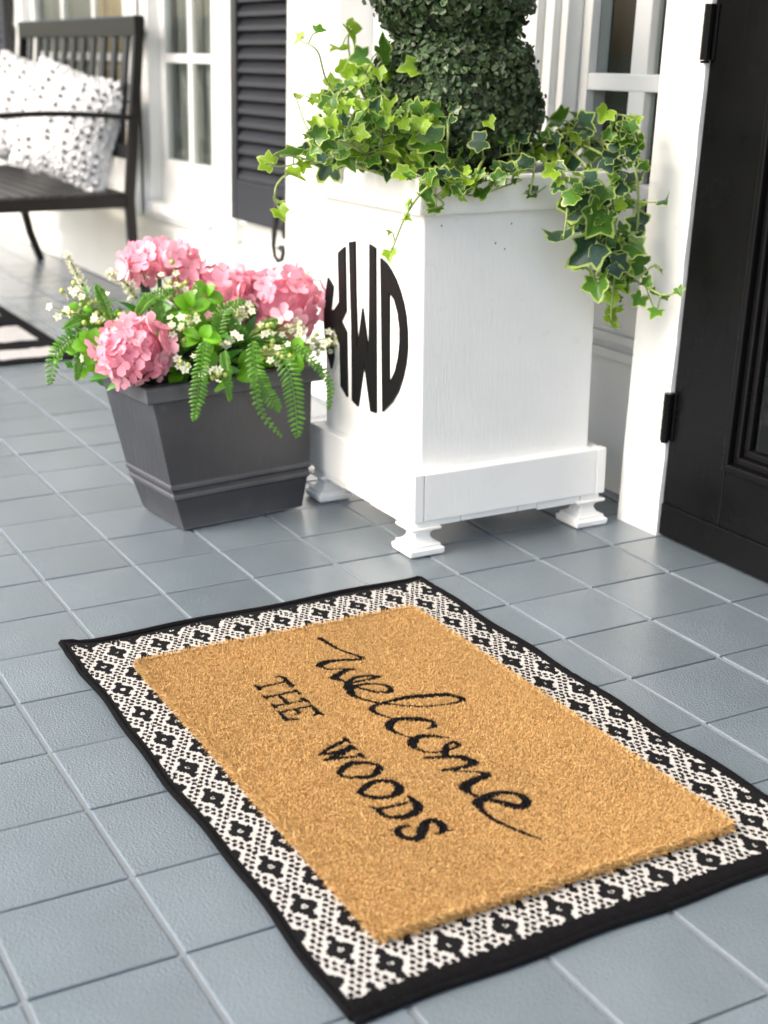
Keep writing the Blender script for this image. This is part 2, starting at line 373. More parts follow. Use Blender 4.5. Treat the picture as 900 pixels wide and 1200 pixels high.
# the room behind the glass
rm = MB(); rm.box(-30, 13, WY + 7, WY + 7.2, -.1, 17); rm.box(-30, 13, WY + .62, WY + 7, -.3, -.1); rm.box(-30, 13, WY + .62, WY + 7, 17, 17.2)
rm.box(-30.2, -30, WY + .62, WY + 7, 0, 17); rm.box(13, 13.2, WY + .62, WY + 7, 0, 17); rm.box(-3, -2.8, WY + .62, WY + 7, 0, 17)
rm.build('interior_room', 'room_dark', kind='structure')

# shutters
def shutter(x0, x1, z0, z1, label):
    t = thing('window_shutter', ((x0 + x1) / 2, WY - .15, z0), label, 'shutter', 'black louvred shutters beside the windows')
    y0, y1 = WY - .34, WY - .12
    for nm, bx in (('stile', (x0, x0 + .26, y0, y1, z0, z1)), ('stile', (x1 - .26, x1, y0, y1, z0, z1)), ('rail', (x0 + .26, x1 - .26, y0 + .006, y1, z0, z0 + .72)), ('rail', (x0 + .26, x1 - .26, y0 + .006, y1, z1 - .5, z1))):
        mb = MB(); mb.box(*bx); mb.build(nm, 'shutter_paint', parent=t, warp=lean, bevel=.015)
    z = z0 + .76; k = 0
    while z < z1 - .6:
        mb = MB(); a = (y0 + .03, z); b_ = (y1 - .01, z + .21); hh = .035
        mb.loft([[(x, a[0], a[1] - hh), (x, a[0], a[1] + hh), (x, b_[0], b_[1] + hh), (x, b_[0], b_[1] - hh)] for x in (x0 + .26, x1 - .26)])
        mb.build('louvre', 'shutter_paint', parent=t, warp=lean, bevel=.01); z += .235; k += 1
        if k > 44: break
    return t
sh = shutter(-7.95, -5.05, 2.38, 13.2, 'black louvred shutter between the near window and the white pilaster')
shutter(-26.6, -24.2, 2.3, 13.2, 'black louvred shutter at the top left corner, beyond the bench')

# wrought iron shutter hook
hk = MB()
def hkp(x, y): return oY(x, y, WY - .46)
pts = [hkp(*q) for q in ((327, 232), (324, 250), (321.5, 270), (320.5, 288), (322, 300), (326, 306), (330.5, 304), (332, 296), (331, 290), (328, 291))]
hk.tube(pts, [.07, .06, .05, .045, .04, .04, .04, .045, .05, .055], 8)
a_ = hkp(327, 250); hk.tube([hkp(328, 245), hkp(332, 262), hkp(333, 280)], [.045, .04, .03], 8)
tag(hk.build('shutter_hook', 'iron', smooth=True), 'small curled black iron shutter hook beside the white pilaster', 'shutter hook')

# pilaster of the entry, then the sidelight
pl = thing('pilaster', (-3.6, 8.8, 0), 'tall plain white pilaster between the black shutter and the tall planter', 'pilaster')
mb = MB(); mb.box(-4.6, -2.75, 8.30, WY + .05, 0, 16.9); mb.build('shaft', 'white_trim', parent=pl, warp=lean, bevel=.02)
mb = MB(); mb.box(-4.68, -2.68, 8.22, WY + .05, 0, .9); mb.build('plinth', 'white_trim', parent=pl, warp=lean, bevel=.02)
en = thing('entry_panelling', (0, 8.95, 0), 'white fluted wooden boards behind the topiary, left of the sidelight window', 'panelling')
mb = MB(); mb.box(-2.75, -.6, 8.86, 8.97, 0, 16.9); mb.build('board', 'white_trim', parent=en, warp=lean, bevel=.015)
mb = MB(); mb.box(-.57, .75, 8.88, 8.97, 0, 16.9); mb.build('board', 'white_trim', parent=en, warp=lean, bevel=.015)
for (a, b_, y) in ((.75, 1.05, 8.83), (1.05, 1.25, 8.90), (1.25, 1.60, 8.84), (1.60, 1.80, 8.95), (1.80, 1.95, 9.05)):
    mb = MB(); mb.box(a, b_, y, 9.3, 0, 16.9); mb.build('moulding', 'white_trim', parent=en, warp=lean, bevel=.03)

sl = thing('sidelight_window', (3.3, 9.35, 0), 'narrow white sidelight window with black panes between the topiary and the black door', 'sidelight')
def slb(nm, x0, x1, y0, y1, z0, z1, mt='white_trim', bv=.02, par=None):
    mb = MB(); mb.box(x0, x1, y0, y1, z0, z1); return mb.build(nm, mt, parent=par or sl, warp=lean, bevel=bv)
SY = 9.28
slb('stile', 1.95, 2.13, SY, SY + .3, 0, 13.5); slb('stile', 4.3, 4.6, SY, SY + .3, 0, 13.5)
slb('bottom_rail', 2.13, 4.3, SY + .004, SY + .3, 2.05, 3.38)
slb('bead', 2.13, 4.3, SY - .06, SY + .2, 1.94, 2.05); slb('bead', 2.13, 4.3, SY - .03, SY + .2, 1.72, 1.84)
slb('panel', 2.13, 4.3, SY + .05, SY + .3, 0, 1.94)
slb('muntin', 2.94, 3.24, SY + .02, SY + .2, 3.38, 13.5)
for zz in (3.78, 5.03, 6.55, 8.1, 9.6): slb('muntin', 2.13, 4.3, SY + .01, SY + .21, zz - .1, zz + .1)
zz = [3.38, 3.78, 5.03, 6.55, 8.1, 9.6, 13.5]
for k in range(6):
    for a, b_ in ((2.13, 3.09), (3.09, 4.3)):
        mb = MB(); mb.box(a, b_, SY + .12, SY + .14, zz[k], zz[k + 1]); mb.build('pane', 'glass', parent=sl, warp=lean)
mb = MB(); mb.box(2.1, 4.5, SY + .45, SY + .5, 3.0, 13.4); mb.build('dark_backing', 'room_dark', parent=sl, warp=lean)  # dark sheet added behind the panes, standing in for the unlit room
slb('head', 2.05, 4.6, SY, SY + .3, 13.5, 16.9)

# door jamb and door
jb = thing('door_jamb', (4.55, 8.8, 0), 'wide white painted door jamb between the sidelight and the black door', 'door jamb')
mb = MB(); rr = []
n_ = 60
for k in range(n_ + 1):
    z = 13.6 * k / n_; e = .006 * math.sin(k * 2.1) + .005 * math.sin(k * 5.3)
    rr.append([(4.22, 8.72, z), (4.93 + e, 8.74, z), (4.93, 9.2, z), (4.22, 9.6, z)])
mb.loft(rr); mb.build('face_board', 'white_paint', parent=jb, warp=lean)
mb = MB(); mb.box(4.2, 11.6, 8.72, 9.6, 13.62, 16.9); mb.build('head', 'white_trim', parent=jb, warp=lean, bevel=.02)
mb = MB(); mb.box(11.0, 11.6, 8.72, 9.6, 0, 13.6); mb.build('far_board', 'white_trim', parent=jb, warp=lean, bevel=.02)

dr = thing('front_door', (7.9, 8.9, 0), 'glossy black front door with a long dark glass panel', 'door')
D0, D1 = 4.95, 10.95
def db(nm, x0, x1, y0, y1, z0, z1, mt='black_paint', bv=.02, par=None):
    mb = MB(); mb.box(x0, x1, y0, y1, z0, z1); return mb.build(nm, mt, parent=par or dr, warp=lean, bevel=bv)
YD = 8.77
db('stile', D0, 5.92, YD, YD + .3, .03, 13.5); db('stile', 9.98, D1, YD, YD + .3, .03, 13.5)
db('rail', 5.92, 9.98, YD + .004, YD + .3, .03, 1.12); db('rail', 5.92, 9.98, YD + .004, YD + .3, 12.5, 13.5)
for k, (o_, y_) in enumerate(((0, -.05), (.09, .02), (.18, .07))):
    for bx in ((5.90 + o_, 5.99 + o_, 1.13 + o_, 12.5), (9.9 - o_, 10.0 - o_, 1.13 + o_, 12.5)):
        db('glazing_bead', bx[0], bx[1], YD + y_, YD + .2, bx[2], bx[3], bv=.025)
    db('glazing_bead', 5.90 + o_, 10.0 - o_, YD + y_ + .004, YD + .2, 1.06 + o_, 1.155 + o_, bv=.025)
mb = MB(); mb.box(6.12, 9.8, YD + .12, YD + .14, 1.3, 12.6); mb.build('pane', 'glass', parent=dr, warp=lean)
db('muntin', 6.17, 9.75, YD + .15, YD + .2, 2.05, 2.15)
db('kick_strip', D0 + .02, D1 - .02, YD - .03, YD, .04, .42)
for z in (1.18, 5.3):
    h = MB(); h.tube([(4.94, YD - .06, z), (4.94, YD - .06, z + .55)], .055, 10)
    h.tube([(4.94, YD - .06, z - .03), (4.94, YD - .06, z - .005)], .045, 10)
    for kk in range(1, 5): h.tube([(4.94, YD - .06, z + kk * .11 - .006), (4.94, YD - .06, z + kk * .11 + .006)], .06, 10)
    hg = h.build('hinge', 'black_paint', parent=dr, warp=lean)
    mb = MB(); mb.box(4.88, 5.03, YD - .024, YD + .01, z, z + .55); mb.build('hinge_leaf', 'black_paint', parent=hg, warp=lean, bevel=.005)
th = MB(); th.box(4.6, 11.2, 8.95, 9.6, -.02, .028); th.build('door_sill', 'black_paint', parent=dr)

# ================================================================== TALL WHITE PLANTER
PX0, PX1, PY0, PY1 = 1.78, 4.15, 6.0, 8.27
pb = thing('planter_box', ((PX0 + PX1) / 2, (PY0 + PY1) / 2, 0), 'tall white painted wooden planter box on four turned feet with a black round monogram', 'planter')
def pbx(nm, *b, mt='white_paint', bv=.02, par=None, label=None):
    mb = MB(); mb.box(*b); return mb.build(nm, mt, parent=par or pb, bevel=bv, label=label)
pbx('side_panel', PX0, PX1, PY0, PY0 + .12, .9, 3.8); pbx('side_panel', PX1 - .12, PX1 + .004, PY0 + .004, PY1, .9, 3.8)
pbx('side_panel', PX0, PX1, PY1 - .12, PY1, .9, 3.8); pbx('side_panel', PX0, PX0 + .12, PY0 + .004, PY1 - .004, .9, 3.8)
L_ = .10
for b in ((PX0 - L_, PX1 + L_, PY0 - L_, PY0 + .1, 3.74, 4.12), (PX1 - .1, PX1 + L_, PY0 + .103, PY1 + L_, 3.74, 4.12), (PX0 - L_, PX1 - .103, PY1 - .1, PY1 + L_, 3.74, 4.12), (PX0 - L_, PX0 + .1, PY0 + .103, PY1 - .103, 3.74, 4.12)):
    pbx('lip_board', *b, bv=.03)
S_ = .16
for b in ((PX0 - S_, PX1 + S_ - .13, PY0 - S_, PY0 + .02, .40, .95), (PX1 - .02, PX1 + S_, PY0 - S_ + .13, PY1 + S_ - .13, .40, .95), (PX0 - S_, PX1 - .023, PY1 - .02, PY1 + S_, .40, .95), (PX0 - S_, PX0 + .02, PY0 + .023, PY1 - .023, .40, .95)):
    pbx('skirt_board', *b, bv=.018)
for cx, cy in ((PX1 + S_ - .125, PY0 - S_), (PX1 + S_ - .125, PY1 + S_ - .125)):
    pbx('corner_block', cx, cx + .13, cy, cy + .125, .40, .955, bv=.015)
pbx('base_board', PX0 - .1, PX1 + .10, PY0 - .10, PY1 + .10, .335, .398, bv=.01)
rb = random.Random(5); yy = PY0 - .12
while yy < PY1 + .1:
    w_ = rb.uniform(.25, .8); y2 = min(yy + w_, PY1 + .12); pbx('base_strip', PX1 + .085 + rb.uniform(0, .01), PX1 + .125, yy, y2 - .012, .305 + rb.uniform(0, .03), .397, bv=.008); yy = y2
xx_ = PX0 - .1
while xx_ < PX1 + .05:
    w_ = rb.uniform(.5, 1.1); x2 = min(xx_ + w_, PX1 + .08); pbx('base_strip', xx_, x2 - .01, PY0 - .125, PY0 - .085 - rb.uniform(0, .01), .31 + rb.uniform(0, .02), .397, bv=.008); xx_ = x2
for (ny, nz) in ((6.22, 3.62), (7.1, 3.60), (8.05, 3.63), (6.9, 3.4), (7.02, 3.33)):
    mb = MB(); mb.ball((PX1 + .004, ny, nz), .012, 6, 4, sc=(.3, 1, 1)); mb.build('nail_head', 'pot_resin', parent=pb)
pbx('soil', PX0 + .1, PX1 - .1, PY0 + .1, PY1 - .1, 3.5, 3.8, mt='soil', bv=0)
prof = [(0, .165), (.02, .195), (.085, .20), (.095, .17), (.13, .17), (.14, .14), (.165, .11), (.21, .088), (.255, .095), (.285, .13), (.30, .17), (.33, .175)]
for fx, fy in ((PX1 - .02, PY0 + .0), (PX0 + .05, PY0 + .0), (PX1 - .02, PY1 - .02), (PX0 + .05, PY1 - .02)):
    mb = MB(); rg = []
    for z, r in prof: rg.append([(fx + a * r * 1.12, fy + b * r * 1.12, z) for a, b in ((-1, -1), (1, -1), (1, 1), (-1, 1))])
    mb.loft(rg); mb.build('foot', 'white_paint', parent=pb, bevel=.014, seg=3)
# monogram letters, cut out of thin board and fixed to the left side
def cut_letter(outer, holes=()):
    def P(q): v = oY(360 + q[0] / 5, 260 + q[1] / 5, PY0); return (v[0], v[2])
    loops = [[P(q) for q in outer]] + [[P(q) for q in h] for h in holes]
    flat = [q for lp in loops for q in lp]
    tri = tessellate_polygon([[Vector((a, b, 0)) for a, b in lp] for lp in loops])
    y0, y1 = PY0 - .028, PY0 - .003; N = len(flat)
    vs = [(a, y0, b) for a, b in flat] + [(a, y1, b) for a, b in flat]
    fs = [tuple(t) for t in tri] + [tuple(i + N for i in reversed(t)) for t in tri]
    k = 0
    for lp in loops:
        n = len(lp)
        for i in range(n): fs.append((k + i, k + (i + 1) % n, k + (i + 1) % n + N, k + i + N))
        k += n
    mb = MB(); mb.add(vs, fs)
    o = mb.build('letter', 'black_letter', parent=pb)
    bm = bmesh.new(); bm.from_mesh(o.data); bmesh.ops.recalc_face_normals(bm, faces=bm.faces); bm.to_mesh(o.data); bm.free()
    return o
cut_letter([(130, 325), (160, 378), (146, 512), (165, 518), (196, 470), (190, 180), (228, 145), (235, 522), (207, 580), (238, 645), (243, 1025), (205, 960), (200, 720), (158, 605), (152, 615), (163, 790), (150, 860), (120, 740), (107, 600), (110, 470)])['label'] = 'letter K'
cut_letter([(255, 118), (287, 112), (292, 420), (303, 745), (333, 505), (370, 785), (374, 450), (375, 130), (407, 152), (410, 600), (412, 1118), (380, 1110), (342, 820), (305, 1080), (272, 1045), (268, 600)])['label'] = 'letter W'
cut_letter([(440, 212), (470, 240), (500, 285), (525, 335), (550, 400), (572, 480), (586, 560), (593, 650), (594, 740), (585, 830), (568, 910), (542, 990), (505, 1055), (450, 1112), (446, 700)],
           [[(488, 410), (520, 455), (540, 530), (551, 620), (552, 700), (543, 790), (525, 870), (508, 910), (488, 942), (487, 700)]])['label'] = 'letter D'

# ================================================================== TOPIARY
tp = thing('topiary', (3.0, 7.1, 3.8), 'dark green clipped boxwood topiary of stacked balls in the tall white planter', 'topiary')
mb = MB(); mb.tube([(3.0, 7.1, 3.8), (3.02, 7.08, 6.5), (2.98, 7.1, 9)], [.14, .12, .1], 8); mb.build('trunk', 'soil', parent=tp)
def foliage_ball(c, r, n, par, seed, pale):
    rs = np.random.RandomState(seed)
    mb = MB(); nu, nv = 28, 18; rings = []
    for i in range(nv + 1):
        th = math.pi * i / nv; g = []
        for q in range(nu):
            ph = 2 * math.pi * q / nu; k = r * (.88 + .03 * math.sin(5 * th + 2 * ph) + .02 * math.sin(9 * ph + 3 * th))
            g.append((c[0] + k * math.sin(th) * math.cos(ph), c[1] + k * math.sin(th) * math.sin(ph), c[2] - k * math.cos(th)))
        rings.append(g)
    mb.loft(rings)
    mb.build('crown_core', 'topiary_core', parent=par, smooth=True)
    d = rs.normal(size=(n, 3)); d /= np.linalg.norm(d, axis=1)[:, None]
    bump = 1 + .035 * np.sin(d[:, 0] * 7 + 1) * np.sin(d[:, 1] * 6) + .03 * np.sin(d[:, 2] * 9 + d[:, 0] * 5)
    rad = r * bump * (1 - .17 * rs.rand(n) ** 1.3 + .05 * (rs.rand(n) < .08))
    P = np.array(c) + d * rad[:, None]
    lf = MB()
    twigs = rs.rand(n) < .02
    for k in range(n):
        if twigs[k]: P[k] += d[k] * .05
        nrm = Vector(d[k]) + Vector(rs.normal(size=3)) * .55; nrm.normalize()
        t = nrm.orthogonal().normalized(); t.rotate(Matrix.Rotation(rs.rand() * 6.28, 3, nrm)); b = nrm.cross(t)
        L = .040 * (0.6 + .7 * rs.rand()); Wd = L * .75; p = Vector(P[k])
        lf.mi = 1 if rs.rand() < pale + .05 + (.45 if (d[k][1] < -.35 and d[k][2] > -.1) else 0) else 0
        vs = [p - t * L, p - t * L * .4 + b * Wd + nrm * .012, p + t * L * .6 + b * Wd * .9 + nrm * .015, p + t * L, p + t * L * .6 - b * Wd * .9 + nrm * .015, p - t * L * .4 - b * Wd + nrm * .012]
        lf.add(vs, [(0, 1, 2, 3), (0, 3, 4, 5)])
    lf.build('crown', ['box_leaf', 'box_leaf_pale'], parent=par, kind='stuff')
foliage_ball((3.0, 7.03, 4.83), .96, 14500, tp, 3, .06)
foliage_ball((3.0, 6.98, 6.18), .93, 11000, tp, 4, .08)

# ================================================================== IVY
iv = thing('ivy', (3.9, 6.6, 3.8), 'variegated green and cream trailing ivy spilling over the rim of the white planter', 'ivy')
def ivy_mesh(seed, shade):
    rs = random.Random(seed)
    # five-lobed outline; angle 0 is the tip
    key = [(0, 1.0), (14, .80), (30, .60), (46, .70), (60, .84), (74, .68), (92, .54), (108, .60), (124, .68), (145, .52), (166, .30), (180, .14)]
    key = [(a, r * rs.uniform(.9, 1.1)) for a, r in key]
    full = key + [(360 - a, r * rs.uniform(.92, 1.08)) for a, r in key[-2:0:-1]]
    fold = rs.uniform(.15, .60); cup = rs.uniform(-.10, .45); twist = rs.uniform(-.2, .2)
    def P(a, r):
        x = r * math.sin(math.radians(a)); y = r * math.cos(math.radians(a))
        return (x, y, fold * abs(x) - cup * y * y + twist * x * y + .05 * math.sin(9 * x + seed) * r)
    mb = MB(); n = len(full); mar = .89
    vs = [P(0, .0)] + [P(a, r * mar * .5) for a, r in full] + [P(a, r * mar * rs.uniform(.93, 1.05)) for a, r in full] + [P(a, r) for a, r in full]
    mb.mi = 0
    mb.add(vs, [(0, 1 + (i + 1) % n, 1 + i) for i in range(n)])
    mb.f += [(1 + i, 1 + (i + 1) % n, 1 + n + (i + 1) % n, 1 + n + i) for i in range(n)]; mb.m += [0] * n
    mb.f += [(1 + n + i, 1 + n + (i + 1) % n, 1 + 2 * n + (i + 1) % n, 1 + 2 * n + i) for i in range(n)]; mb.m += [1] * n
    return mesh_only(mb, 'leaf', [shade, 'ivy_cream'], smooth=True)
IVM = {k: [ivy_mesh(s + 10 * q, 'ivy_' + w) for s in range(5)] for q, (k, w) in enumerate((('b', 'bright'), ('m', 'mid'), ('d', 'dark')))}
def ivy_depth(x, y):
    # the lip and box of the planter and the wall limit how far back a leaf can be
    top = oX(x, y, 3.3)
    if x > 640:
        p1 = oX(x, y, 4.35 + .25); p2 = oY(x, y, 8.45)
        if y > 195 or x > 700: return min(dep(p1), dep(p2)) - random.uniform(0, .35)
        return dep(oX(x, y, 3.6)) + random.uniform(-.5, .3)
    zl = 212 + (x - 490) * (-.10) if x > 490 else 212 - (490 - x) * .13
    if y > zl - 6:
        if x > 490: return dep(oX(x, y, PX1 + .22)) - random.uniform(0, .15)
        if x > 372: return dep(oY(x, y, PY0 - .22)) - random.uniform(0, .15)
        return dep(oX(x, y, 3.2)) + random.uniform(-.3, .3)
    return dep(oX(x, y, random.uniform(2.9, 4.0) if y > 120 else random.uniform(2.6, 3.4)))
LV = """352 47 16 b,375 36 15 m,396 58 19 b,410 38 23 b,421 68 26 m,391 98 21 b,347 113 11 b,368 117 12 b,380 112 15 b,372 145 19 b,362 162 17 b,395 180 24 m,312 190 22 b,345 207 25 b,327 236 15 b,329 250 17 b,338 180 30 m,362 187 20 m,384 196 34 d,426 132 34 d,396 118 24 m,391 142 18 b,418 88 28 b,432 108 22 b,450 65 36 m,462 96 24 b,480 80 26 b,505 86 26 b,455 125 26 b,475 150 24 b,501 167 36 m,468 178 18 b,420 160 26 b,408 186 24 m,440 188 34 d,512 125 24 m,565 57 20 b,573 84 22 b,558 98 17 b,552 112 12 b,578 112 26 b,540 155 32 d,586 157 36 d,588 186 26 m,560 167 26 d,522 142 24 d,602 172 24 d,530 182 26 m,498 232 24 m,508 246 18 m,522 224 18 b,566 226 24 m,545 214 20 b,480 240 13 b,477 256 11 b,458 273 10 b,457 299 16 b,601 212 15 d,622 226 18 d,640 165 24 m,617 187 24 b,655 140 28 m,683 140 28 m,662 162 30 d,708 135 22 b,719 146 20 m,746 139 19 b,734 150 18 m,730 160 24 m,698 177 34 m,706 193 25 b,741 170 28 m,663 190 22 b,645 202 18 b,690 214 28 d,716 188 26 d,743 208 32 d,756 194 16 m,655 216 22 d,673 243 40 d,656 277 32 d,697 259 40 m,688 294 40 d,713 286 28 d,749 240 17 b,747 261 24 d,780 236 20 d,745 291 28 m,731 272 20 m,675 311 18 b,695 318 20 b,700 336 28 m,712 314 26 d,742 316 24 m,772 316 13 b,758 330 13 m,767 345 14 b,748 352 18 m,768 366 16 m,796 341 14 m,779 350 11 m,718 350 20 b,716 372 24 b,722 384 14 b,732 334 22 m,727 300 22 m,720 362 18 b,405 140 22 b,445 140 24 m,430 175 24 m,375 178 22 b,355 195 18 b,490 125 22 m,470 205 20 b,455 205 22 d,485 190 24 m,515 200 24 m,545 190 24 d,570 195 22 m,495 145 22 b,520 165 20 m,460 160 22 b,400 80 18 b,440 85 22 b,500 110 20 b,535 130 18 m"""
# main runners (px, py) written as ribs of the plant
STR = ["470 190,440 140,415 85,408 50,412 34", "465 195,420 150,385 100,372 60,352 48", "460 200,410 170,375 155,360 150,347 115", "450 205,400 190,360 190,330 195,311 192",
       "455 205,380 190,335 205,322 225,327 246", "500 195,480 150,440 100,420 75", "520 195,525 150,515 115,490 95,470 95", "560 200,578 160,580 130,572 95,566 58", "545 200,552 160,558 100",
       "500 210,505 225,520 240,498 246", "520 205,495 225,480 245,470 265,457 300", "560 205,545 225,560 228,600 215,650 195", "620 180,650 160,690 150,720 135,746 139", "630 185,670 180,705 215,745 235,780 237",
       "650 170,660 200,665 240,660 280", "660 170,690 200,698 250,690 300,700 336", "670 165,715 190,720 250,722 300,716 372,722 386", "690 160,740 190,748 250,745 300,768 366", "700 330,735 325,775 345,797 341", "725 310,745 325,765 312,773 316",
       "480 195,510 170,540 160,585 160,610 175,640 160", "470 200,500 180,560 190,600 180,640 185", "610 190,625 200,622 228,640 218", "430 195,450 150,470 120,500 88", "440 195,395 160,362 162"]
strands3 = []
for st in STR:
    pp = [tuple(map(float, q.split())) for q in st.split(',')]
    p3 = []
    for (x, y) in pp:
        random.seed(int(x * 7 + y)); p3.append(Vector(atd(x, y, ivy_depth(x, y) + .02)))
    # smooth
    dense = []
    for i in range(len(p3) - 1):
        a0 = p3[max(i - 1, 0)]; a1 = p3[i]; a2 = p3[i + 1]; a3 = p3[min(i + 2, len(p3) - 1)]
        for q in range(6):
            t = q / 6; dense.append(.5 * ((2 * a1) + (a2 - a0) * t + (2 * a0 - 5 * a1 + 4 * a2 - a3) * t * t + (-a0 + 3 * a1 - 3 * a2 + a3) * t ** 3))
    dense.append(p3[-1]); strands3.append(dense)
stem_mb = [MB() for _ in strands3]
for k, dn in enumerate(strands3):
    nn = len(dn); stem_mb[k].tube(dn, [.017 - .009 * i / nn for i in range(nn)], 5)
allpts = [(k, p) for k, dn in enumerate(strands3) for p in dn]
random.seed(21)
camv = Vector(RC[2]) * -1
under = {'b': MB(), 'm': MB(), 'd': MB()}
def put_leaf(x, y, sz, sh, joined=False):
    d = ivy_depth(x, y); p = Vector(atd(x, y, d))
    s = sz / (FPX / d) / 1.45
    k, q = min(allpts, key=lambda e: (e[1] - p).length)
    away = (p - q); away = away.normalized() if away.length > 1e-4 else Vector((0, 0, -1))
    nrm = (camv * random.uniform(.3, 1.0) + Vector((random.gauss(0, .5), -0.15 + random.gauss(0, .45), .45 + random.gauss(0, .45)))).normalized()
    tipd = (away + Vector((random.gauss(0, .35), random.gauss(0, .35), -.25 + random.gauss(0, .45))))
    tipd = tipd - nrm * tipd.dot(nrm)
    if tipd.length < 1e-3: tipd = nrm.orthogonal()
    tipd.normalize(); xx = tipd.cross(nrm)
    M = Matrix(((xx.x, tipd.x, nrm.x, 0), (xx.y, tipd.y, nrm.y, 0), (xx.z, tipd.z, nrm.z, 0), (0, 0, 0, 1)))
    base = p - tipd * s * .25
    M = Matrix.Translation(base) @ M @ Matrix.Scale(s * random.uniform(1.0, 1.3), 4)
    src = random.choice(IVM[sh])
    if joined:
        mb = under[sh]; R3 = M.to_3x3(); tr_ = M.translation; b0 = len(mb.v)
        mb.v += [tuple(R3 @ (v.co / T) + tr_) for v in src.vertices]
        for pl_ in src.polygons: mb.f.append(tuple(b0 + i for i in pl_.vertices)); mb.m.append(pl_.material_index)
        return
    inst(src, 'leaf', iv, M)
    a = base - tipd * s * .1
    if (q - a).length < .9: stem_mb[k].tube([q, (q + a) / 2 + Vector((0, 0, .03)), a], [.009, .008, .007], 4)
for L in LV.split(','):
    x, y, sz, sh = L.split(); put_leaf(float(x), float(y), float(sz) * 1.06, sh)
def inside(pt, poly):
    x, y = pt; c = False; j = len(poly) - 1
    for i in range(len(poly)):
        if (poly[i][1] > y) != (poly[j][1] > y) and x < (poly[j][0] - poly[i][0]) * (y - poly[i][1]) / (poly[j][1] - poly[i][1]) + poly[i][0]: c = not c
        j = i
    return c
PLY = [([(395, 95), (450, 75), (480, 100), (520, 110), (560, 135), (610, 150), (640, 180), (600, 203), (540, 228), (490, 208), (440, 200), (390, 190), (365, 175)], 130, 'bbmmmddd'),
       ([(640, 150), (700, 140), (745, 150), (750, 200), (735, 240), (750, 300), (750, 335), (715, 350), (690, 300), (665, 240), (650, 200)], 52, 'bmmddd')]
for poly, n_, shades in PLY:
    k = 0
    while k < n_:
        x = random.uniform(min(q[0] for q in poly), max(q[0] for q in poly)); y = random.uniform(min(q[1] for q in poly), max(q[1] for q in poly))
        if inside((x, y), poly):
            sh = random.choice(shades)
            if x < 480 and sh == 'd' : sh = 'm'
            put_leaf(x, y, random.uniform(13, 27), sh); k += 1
PL2 = [([(385, 110), (450, 80), (480, 110), (560, 140), (640, 185), (600, 205), (540, 232), (490, 212), (440, 202), (385, 192), (350, 180)], 260, 'bbbmmd'), ([(640, 150), (700, 140), (745, 150), (750, 200), (735, 240), (750, 300), (745, 345), (715, 355), (690, 300), (668, 240), (650, 200)], 75, 'bbmmd')]
for poly, n_, shades in PL2:
    k = 0
    while k < n_:
        x = random.uniform(min(q[0] for q in poly), max(q[0] for q in poly)); y = random.uniform(min(q[1] for q in poly), max(q[1] for q in poly))
        if inside((x, y), poly): put_leaf(x, y, random.uniform(9, 19), random.choice(shades), True); k += 1
for sh, w_ in (('b', 'bright'), ('m', 'mid'), ('d', 'dark')): under[sh].build('small_leaves', ['ivy_' + w_, 'ivy_cream'], parent=iv, smooth=True, kind='stuff')
for mb in stem_mb: mb.build('stem', 'ivy_stem', parent=iv, smooth=True)

# ================================================================== CHARCOAL POT
pn = Vector((.993, .118, 0)); pt_ = Vector((-.118, .993, 0)); pc = Vector((1.53, 4.62, 0)); PSH = Vector((-.165, -.065, 0)) 
def pring(h, z): return [tuple(pc + PSH * z + pn * ((h - .14) if a > 0 else .40) * a + pt_ * h * b + Vector((0, 0, z))) for a, b in ((1, -1), (1, 1), (-1, 1), (-1, -1))]
pot = thing('flower_pot', tuple(pc), 'square tapered charcoal grey pot left of the white planter, full of artificial flowers', 'flower pot')
mb = MB(); mb.loft([pring(h, z) for h, z in ((.80, .02), (.815, .03), (.90, .40), (.925, .42), (.935, .47), (.92, .485), (.925, .52), (.95, .54), (.96, .59), (.945, .605), (1.06, 1.60), (1.06, 1.62))])
mb.build('body', 'pot_resin', parent=pot, bevel=.012)
mb = MB(); mb.loft([pring(h, z) for h, z in ((1.06, 1.575), (1.15, 1.59), (1.17, 1.61), (1.17, 1.76), (1.155, 1.78), (1.03, 1.78), (1.01, 1.60))], cap=False); mb.build('rim', 'pot_resin', parent=pot, bevel=.012)
mb = MB(); mb.loft([pring(1.02, 1.62), pring(1.02, 1.66)]); mb.build('soil', 'soil', parent=pot)
for a in (-1, 1):
    for b in (-1, 1):
        q = pc + pn * a * .33 + pt_ * b * .6; mb = MB(); mb.tube([q, q + Vector((0, 0, .03))], .15, 10); mb.build('foot', 'pot_resin', parent=pot)

# ---------------- hydrangea heads
def floret_mesh(seed):
    rs = random.Random(seed); mb = MB()
    for k in range(4):
        a = math.pi / 2 * k + rs.uniform(-.15, .15); r = .118 * rs.uniform(.9, 1.12)
        ca, sa = math.cos(a), math.sin(a)
        def P(u, v, w): return (ca * u - sa * v, sa * u + ca * v, w)
        lift = rs.uniform(.02, .06)
        vs = [P(.008, 0, 0), P(r * .45, -r * .46, lift * .5), P(r * .9, -r * .46, lift), P(r * 1.15, 0, lift * 1.1), P(r * .9, r * .46, lift), P(r * .45, r * .46, lift * .5), P(r * .6, 0, lift * .25)]
        mb.add(vs, [(0, 1, 6), (1, 2, 6), (2, 3, 6), (3, 4, 6), (4, 5, 6), (5, 0, 6)])
    return mesh_only(mb, 'floret', 'petal_pale' if seed % 2 else 'petal_pink', smooth=True)
FLO = [floret_mesh(s) for s in range(6)]
